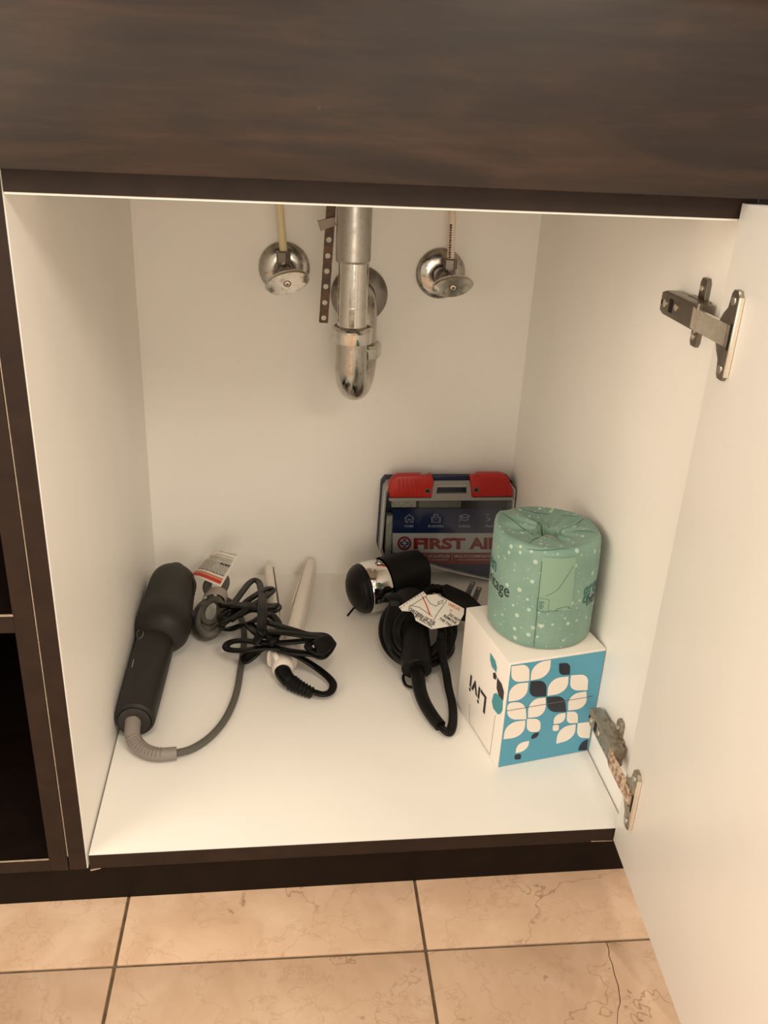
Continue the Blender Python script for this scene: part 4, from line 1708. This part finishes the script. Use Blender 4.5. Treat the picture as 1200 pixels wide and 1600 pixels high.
hp = at(436, 1032, 0.017)
arm(hp + Vector((-0.004, 0.005, 0)), at(419.5, 886, 0.020), 0.0120, 0.0068, 0.0145, 'arm', 1)
arm(hp + Vector((0.012, 0.004, 0)), at(488, 879, 0.022), 0.0125, 0.0088, 0.0165, 'arm', -1)
q = MB()
q.lathe([(-0.010, 0.0135), (0.008, 0.0150), (0.012, 0.0145), (0.016, 0.0120)], at(441, 1038, 0.0165), (at(441, 1038, 0.0165) - at(438, 1020, 0.0165)).normalized(), 28)
q.build('hinge_collar', 'white_plastic', iron)
q = MB()
c_ = at(431, 1036, 0.0175)
q.lathe([(-0.003, 0.0155), (0.003, 0.0155)], c_, (0.9, 0.3, 0.1), 28)
q.lathe([(-0.0032, 0.0120), (0.0032, 0.0120)], c_, (0.9, 0.3, 0.1), 28)
q.build('hinge_disc', 'white_plastic', iron)
q = MB()
q.box(at(455, 1035, 0.014), at(460, 1028, 0.014) + Vector((0, 0, 0.010)), bev=0.001)
q.build('lock_tab', 'white_plastic', iron)
# ribbed strain relief
q = MB()
sp_ = smooth([at(439, 1040, 0.017), at(443, 1052, 0.0155), at(450, 1062, 0.0135), at(461, 1070, 0.0115), at(474, 1077, 0.0098), at(488, 1083, 0.008)], 8)
n_ = len(sp_)
rr = [0.0118 - 0.0048 * (i / (n_ - 1)) for i in range(n_)]
rr = [r_ * (1.16 if (i > 18 and i % 3 == 0) else (0.94 if i > 18 else 1.0)) for i, r_ in enumerate(rr)]
q.tube(sp_, rr, seg=16)
q.build('strain_relief', 'black_rubber', iron, angle=25)
SEC = []
for k in range(16):
    an = 2 * math.pi * k / 16
    x_ = 1.75 * math.cos(an)
    y_ = math.sin(an) * (0.62 + 0.38 * abs(math.cos(an) * 1.0) ** 0.5)
    SEC.append((x_, y_))


def cp(pts, dz=0.0):
    """crop coordinates of the photo study (x, y, height)"""
    return [at(340 + x_ / 6.316, 860 + y_ / 6.316, z_ + dz + (0.006 + 0.026 * max(0, 1 - x_ / 190) if y_ < 830 else (0.008 if x_ < 420 else 0.004))) for (x_, y_, z_) in pts]


q = MB()
RW = 0.0030


def fl(pts, r=RW, n=7):
    q.tube(smooth(cp(pts), n), r, sec=SEC, up=(0, 0, 1))


fl([(940, 1395, .006), (1040, 1420, .0045), (1115, 1395, .0045), (1140, 1320, .005), (1080, 1240, .007), (950, 1140, .012), (800, 1050, .022), (680, 1000, .030), (560, 965, .034), (420, 965, .034), (280, 985, .028), (140, 985, .020), (85, 960, .018), (110, 915, .020), (220, 890, .026), (400, 905, .034), (560, 915, .040), (720, 905, .042), (860, 890, .042), (960, 880, .040), (1060, 870, .036), (1115, 910, .030), (1120, 960, .026), (1060, 1030, .024), (960, 1020, .026), (840, 1010, .028), (700, 990, .032), (560, 960, .036)])
fl([(420, 690, .040), (520, 720, .042), (640, 755, .044), (760, 790, .044), (900, 830, .042), (1060, 840, .038), (1120, 900, .034), (1130, 940, .032), (1040, 1050, .030), (930, 1025, .032), (780, 1015, .034), (620, 990, .036)])
fl([(430, 805, .042), (560, 805, .046), (720, 820, .048), (880, 845, .048), (1010, 860, .046), (1080, 900, .044), (1080, 960, .040), (1010, 1010, .038), (930, 985, .040), (890, 950, .040), (920, 910, .042), (990, 880, .044)])
fl([(600, 860, .040), (520, 900, .036), (430, 975, .026), (350, 1050, .016), (285, 1095, .011), (262, 1060, .012), (320, 1010, .018), (420, 985, .026), (520, 930, .034), (580, 860, .040)])
fl([(350, 930, .028), (390, 870, .034), (430, 815, .038), (380, 780, .036), (310, 725, .034), (220, 745, .026), (130, 775, .018), (60, 775, .014), (40, 740, .016), (100, 690, .026), (220, 640, .034), (330, 590, .040), (430, 600, .042), (520, 640, .040), (580, 690, .038), (615, 750, .036)])
fl([(40, 700, .018), (30, 650, .020), (90, 600, .028), (200, 580, .036), (330, 575, .042), (450, 590, .044), (540, 600, .040), (595, 575, .034), (585, 545, .034), (480, 540, .044), (330, 535, .046), (180, 535, .040), (30, 535, .028)])
fl([(20, 545, .026), (140, 548, .036), (300, 560, .046), (450, 570, .046), (560, 560, .040)])
fl([(60, 640, .022), (120, 570, .030), (180, 495, .036), (250, 400, .034), (310, 325, .030), (365, 292, .028), (410, 320, .030), (430, 390, .036), (450, 470, .042), (455, 560, .048), (450, 680, .048), (440, 800, .046), (400, 880, .040), (360, 930, .034)])
fl([(100, 690, .024), (190, 600, .036), (280, 510, .042), (380, 440, .044), (470, 385, .040), (530, 375, .036), (535, 405, .036), (470, 460, .042), (380, 520, .046), (290, 575, .046), (210, 630, .040), (130, 690, .030)])
fl([(435, 430, .046), (432, 540, .052), (428, 660, .052), (425, 790, .050), (480, 830, .044), (560, 830, .044), (560, 900, .042), (520, 930, .042)])
fl([(300, 720, .034), (370, 690, .042), (470, 640, .046), (540, 640, .044), (600, 720, .042), (600, 800, .042), (560, 880, .042), (510, 930, .040)])
fl([(290, 730, .034), (350, 790, .040), (420, 840, .042), (500, 850, .044), (520, 900, .042)])
q.build('power_cord', 'black_rubber', iron, angle=60)
q = MB()
pts = [(930, 900, .049), (1000, 850, .050), (1065, 832, .049), (1095, 855, .047), (1142, 925, .041), (1135, 960, .039), (1040, 1055, .036), (955, 1030, .040), (975, 960, .046)]
q.prism(cp(pts), cp(pts, -0.022), bev=0.002)
q.build('plug', 'black_plastic', iron)

# ================================================================== BLACK AND CHROME HAIR DRYER
dry = thing('hair_dryer', (0.36, 0.42, 0.0), 'black and chrome hair dryer with its cord wound round the handle', 'hair dryer')
c0 = at(577, 917, 0.041)
phi = math.radians(20)
dax = Vector((math.cos(phi), math.sin(phi), 0.04)).normalized()
q = MB()
pr = []
for k in range(17):
    an = math.pi / 2 * k / 16
    rr_ = 0.0378 * math.sin(an)
    tt_ = -0.010 - 0.024 * math.cos(an)
    if 0 < k < 16:
        rr_ *= 1.0 + (0.014 if k % 2 else -0.012)
    pr.append((tt_, max(rr_, 0.0004)))
q.lathe(pr, c0, dax, 48)
q.build('intake_grille', 'black_plastic', dry, angle=20)
q = MB()
q.lathe([(-0.010, 0.0380), (-0.008, 0.0388), (0.003, 0.0396), (0.014, 0.0392), (0.024, 0.0380), (0.030, 0.0360)], c0, dax, 64)
q.build('chrome_shell', 'mirror_chrome', dry)
# broad black nozzle
q = MB()
nz = []
sdn = Vector((-dax.y, dax.x, 0)).normalized()
upn = dax.cross(sdn)
if upn.z < 0:
    upn = -upn
rings = [(0.0235, 0.0400, 0.0402), (0.027, 0.0402, 0.0410), (0.050, 0.037, 0.0395), (0.078, 0.031, 0.0365), (0.090, 0.028, 0.0350), (0.091, 0.025, 0.032), (0.065, 0.025, 0.030)]
mseg = 40
vs = []
for (t_, rh, rv) in rings:
    for k in range(mseg):
        an = 2 * math.pi * k / mseg
        ca, sa = math.cos(an), math.sin(an)
        e_ = 1.0 - 0.5 * min(1, max(0, (t_ - 0.03) / 0.05))
        vs.append(c0 + dax * t_ + sdn * (rh * abs(ca) ** e_ * (1 if ca > 0 else -1)) + upn * (rv * abs(sa) ** e_ * (1 if sa > 0 else -1)))
fs = [[i * mseg + k, i * mseg + (k + 1) % mseg, (i + 1) * mseg + (k + 1) % mseg, (i + 1) * mseg + k] for i in range(len(rings) - 1) for k in range(mseg)]
fs.append([(len(rings) - 1) * mseg + k for k in range(mseg)])
q.add(vs, fs)
q.build('nozzle', 'satin_black', dry)
# slotted strip along the lower flank of the shell
q = MB()
dirn = (CAM - c0)
dirn = (dirn - dax * dirn.dot(dax)).normalized()
low_ = dax.cross(dirn)
if low_.z > 0:
    low_ = -low_


def shell_pt(t_, an, r_):
    return c0 + dax * t_ + (dirn * math.cos(an) + low_ * math.sin(an)) * r_


q.grid(lambda u, v_: shell_pt(-0.009 + 0.034 * u, 0.50 + 0.24 * v_, 0.0402 - 0.002 * max(0, u - 0.6)), 10, 4, thick=tuple(-dirn * 0.001))
st = q.build('vent_strip', 'black_plastic', dry)
q = MB()
for k in range(5):
    t_ = -0.006 + 0.0062 * k
    q.grid(lambda u, v_: shell_pt(t_ + 0.0040 * u, 0.555 + 0.13 * v_, 0.0408), 2, 2)
q.build('vent_slots', 'bright_nickel', st)
q = MB()
q.tube([at(562, 936, 0.020), at(553, 950, 0.010), at(543, 962, 0.004)], 0.0016, seg=8)
q.build('hanging_pin', 'black_plastic', dry)
# handle towards the room
hp_ = [at(640, 935, 0.050), at(643, 965, 0.044), at(647, 1000, 0.037), at(650, 1025, 0.032), at(651, 1046, 0.028)]
q = MB()
sp_ = smooth(hp_, 8)
n_ = len(sp_)
rr = [0.0235 - 0.0035 * i / (n_ - 1) for i in range(n_)]
q.tube(sp_, rr, seg=24, sec=[(1.0 * math.cos(2 * math.pi * k / 24), 0.85 * math.sin(2 * math.pi * k / 24)) for k in range(24)], up=(0, 0, 1))
q.build('handle', 'satin_black', dry)
q = MB()
q.tube(smooth([at(637, 1040, 0.030), at(640, 1034, 0.040), at(652, 1031, 0.047), at(663, 1034, 0.040), at(666, 1040, 0.030)], 6), 0.0022, seg=8)
q.build('handle_collar', 'black_plastic', dry)
q = MB()
sp_ = smooth([at(651, 1036, 0.030), at(653, 1056, 0.024), at(656, 1078, 0.017), at(664, 1100, 0.013), at(677, 1121, 0.010), at(688, 1134, 0.008)], 8)
n_ = len(sp_)
rr = [0.0098 - 0.0022 * i / (n_ - 1) for i in range(n_)]
q.tube(sp_, rr, seg=18)
q.build('strain_relief', 'black_rubber', dry)
q = MB()
q.tube(smooth([at(647, 1052, 0.018), at(636, 1050, 0.010), at(630, 1058, 0.006), at(634, 1070, 0.005), at(646, 1074, 0.008), at(652, 1068, 0.014)], 6), 0.0021, seg=8)
q.build('hanging_loop', 'black_rubber', dry)
q = MB()
q.tube(smooth([at(*p) for p in [(686, 1132, .008), (696, 1143, .006), (702, 1144, .005), (707, 1133, .0055), (708, 1114, .006), (706, 1096, .009), (701, 1075, .015), (697, 1050, .024), (692, 1028, .032), (691, 1000, .044), (693, 975, .050)]], 8), 0.0034, sec=SEC, up=(0.3, 0, 1))
# wound loops
for k in range(9):
    f = k / 8
    cxp, cyp = 657 + random.uniform(-2, 2), 986 + random.uniform(-3, 3)
    rx, ry = 57 - 22 * f + random.uniform(-2, 2), 58 - 22 * f + random.uniform(-2, 2)
    ring = []
    for i in range(20):
        an = 2 * math.pi * i / 20
        x_ = cxp + rx * math.cos(an)
        y_ = cyp + ry * math.sin(an)
        z_ = 0.026 + 0.012 * f - 0.020 * math.sin(an) + 0.006 * (k % 3)
        ring.append(at(min(x_, 704), y_, max(0.0055, z_)))
    q.tube(smooth(ring, 3, closed=True), 0.0036, sec=SEC, up=(0, 0, 1), closed=True)
for (x_, w_) in ((612, 8), (622, 12), (632, 10)):
    q.tube(smooth([at(x_ + 18, 935, 0.060), at(x_ + 2, 950, 0.062), at(x_ - 4, 975, 0.052), at(x_ - 2, 1005, 0.036), at(x_ + 12, 1030, 0.020)], 6), 0.0036, sec=SEC, up=(0, 0, 1))
for (x_, w_) in ((700, 8), (690, 12)):
    q.tube(smooth([at(x_ - 18, 940, 0.062), at(x_ + 2, 960, 0.060), at(x_ + 8, 985, 0.046), at(x_ - 2, 1015, 0.030), at(x_ - 22, 1036, 0.018)], 6), 0.0036, sec=SEC, up=(0, 0, 1))
q.build('power_cord', 'black_rubber', dry, angle=60)
# knot of cord near the shell
q = MB()
for k in range(4):
    q.tube(smooth([at(600 + 3 * k, 938, 0.060), at(606 + 3 * k, 930, 0.070), at(614 + 2 * k, 938, 0.070), at(612 + 2 * k, 954, 0.058)], 6), 0.0034, sec=SEC, up=(0, 0, 1))
q.build('cord_knot', 'black_rubber', dry, angle=60)
# plug with two prongs
q = MB()
pp = [(690, 914), (698, 911), (733, 926), (752, 944), (738, 951), (712, 948), (694, 930)]
q.prism([at(*p, 0.052) for p in pp], [at(*p, 0.052) + Vector((0, 0, -0.022)) for p in pp], bev=0.003)
q.tube(smooth([at(655, 932, 0.050), at(672, 920, 0.046), at(696, 922, 0.042)], 6), [0.0065 + 0.0010 * (i % 2) for i in range(13)], seg=12)
plug = q.build('plug', 'black_plastic', dry)
for (a, b) in (((730, 930), (739, 910)), ((741, 938), (749, 918))):
    p0, p1 = at(*a, 0.043), at(*b, 0.043)
    d_ = (p1 - p0).normalized()
    s2 = Vector((0, 0, 1)).cross(d_).normalized()
    q = MB()
    pts = [p0 - s2 * 0.0042, p1 - s2 * 0.0042, p1 + d_ * 0.0018, p1 + s2 * 0.0042, p0 + s2 * 0.0042]
    q.prism(pts, [p + Vector((0, 0, -0.0016)) for p in pts])
    pg = q.build('plug_prong', 'worn_chrome', plug, flat=True)
    q = MB()
    hc = p1 - d_ * 0.004
    q.lathe([(0.0001, 0.0014), (0.0002, 0.0013)], hc, (0, 0, 1), 12)
    q.build('prong_hole', 'white_plastic', pg)
# warning tag
TW = [(623.3, 948), (661.5, 924), (666.5, 929.7), (683.5, 928.3), (725.3, 951), (724.6, 959.5), (716, 975.8), (689, 980.7), (674.3, 982.9), (649.5, 969.4), (646.7, 959.5), (642.4, 955.2), (628.2, 954.5)]
TC_ = at(672, 955, 0.078)
nrm = (CAM - TC_).normalized()
nrm = (nrm * 0.75 + Vector((0, 0, 1)) * 0.65).normalized()


def tw(px, py, off=0.0):
    d_ = ray(px, py)
    t_ = (TC_ - CAM).dot(nrm) / d_.dot(nrm)
    p = CAM + d_ * t_
    return p + nrm * off


q = MB()
q.prism([tw(*p) for p in TW], [tw(*p, -0.0006) for p in TW])
tg2 = q.build('warning_tag', 'white_paper', dry, flat=True)
tag(tg2, 'white angular warning tag with a red slash')


def twfn(o_, ux, vx):
    return lambda u, v_: tw(o_[0] + ux[0] * u + vx[0] * v_, o_[1] + ux[1] * u + vx[1] * v_, 0.0004)


q = MB()
add_text(q, 'CHILDREN OF THE', twfn((637.5, 953.5), (41, 23.5), (2.2, -5.0)), 0.03)
add_text(q, 'BY ELECTRIC', twfn((648, 964.5), (27, 16.5), (2.2, -4.8)), 0.03)
add_text(q, 'DO NOT', twfn((700, 961.5), (17, 11), (3.4, -3.4)), 0.03)
add_text(q, 'REMOVE', twfn((692, 963.5), (19, 12.5), (3.2, -3.4)), 0.03)
add_text(q, 'THIS TAG', twfn((685, 967.5), (18, 11.5), (3.2, -3.2)), 0.03)
for k in range(9):
    f = k / 8
    x_, y_ = 626 + 35 * f, 950.5 - 22.5 * f - 2.2 * math.sin(math.pi * f)
    q.poly([tw(x_, y_ - 0.8, .0004), tw(x_ + 1.7, y_ - 1.8, .0004), tw(x_ + 1.7, y_ - 0.4, .0004), tw(x_, y_ + 0.5, .0004)])


def twl(pts, w, mi=0):
    for a, b in zip(pts[:-1], pts[1:]):
        p0, p1 = tw(*a, 0.0004), tw(*b, 0.0004)
        d_ = (p1 - p0).normalized()
        s2 = nrm.cross(d_).normalized() * w * 0.5
        q.poly([p0 - s2, p1 - s2, p1 + s2, p0 + s2], mi)


twl([(638, 949), (648, 943), (662, 934), (668, 930.5)], 0.0007)
twl([(640, 946), (655, 949), (668, 958), (676, 964)], 0.0007)
twl([(665, 933), (672, 943), (681, 947.5), (686, 944), (684, 941), (692, 938), (692, 942), (686, 944)], 0.0007)
twl([(684, 929.5), (698, 938.5), (684, 958), (677, 970)], 0.0007)
q.build('tag_print', 'ink_black', tg2, flat=True, normals=False)
q = MB()
twl([(659.5, 931.5), (666, 945), (672, 961)], 0.0014)
q.build('red_slash', 'tag_red', tg2, flat=True, normals=False)
q = MB()
add_text(q, 'UNPLUG', twfn((699.5, 945.5), (18, 9.5), (1.8, -4.4)), 0.03)
add_text(q, 'IT', twfn((702, 956), (3.6, 1.9), (1.6, -4.0)), 0.03)
q.build('tag_red_print', 'tag_orange', tg2, flat=True, normals=False)
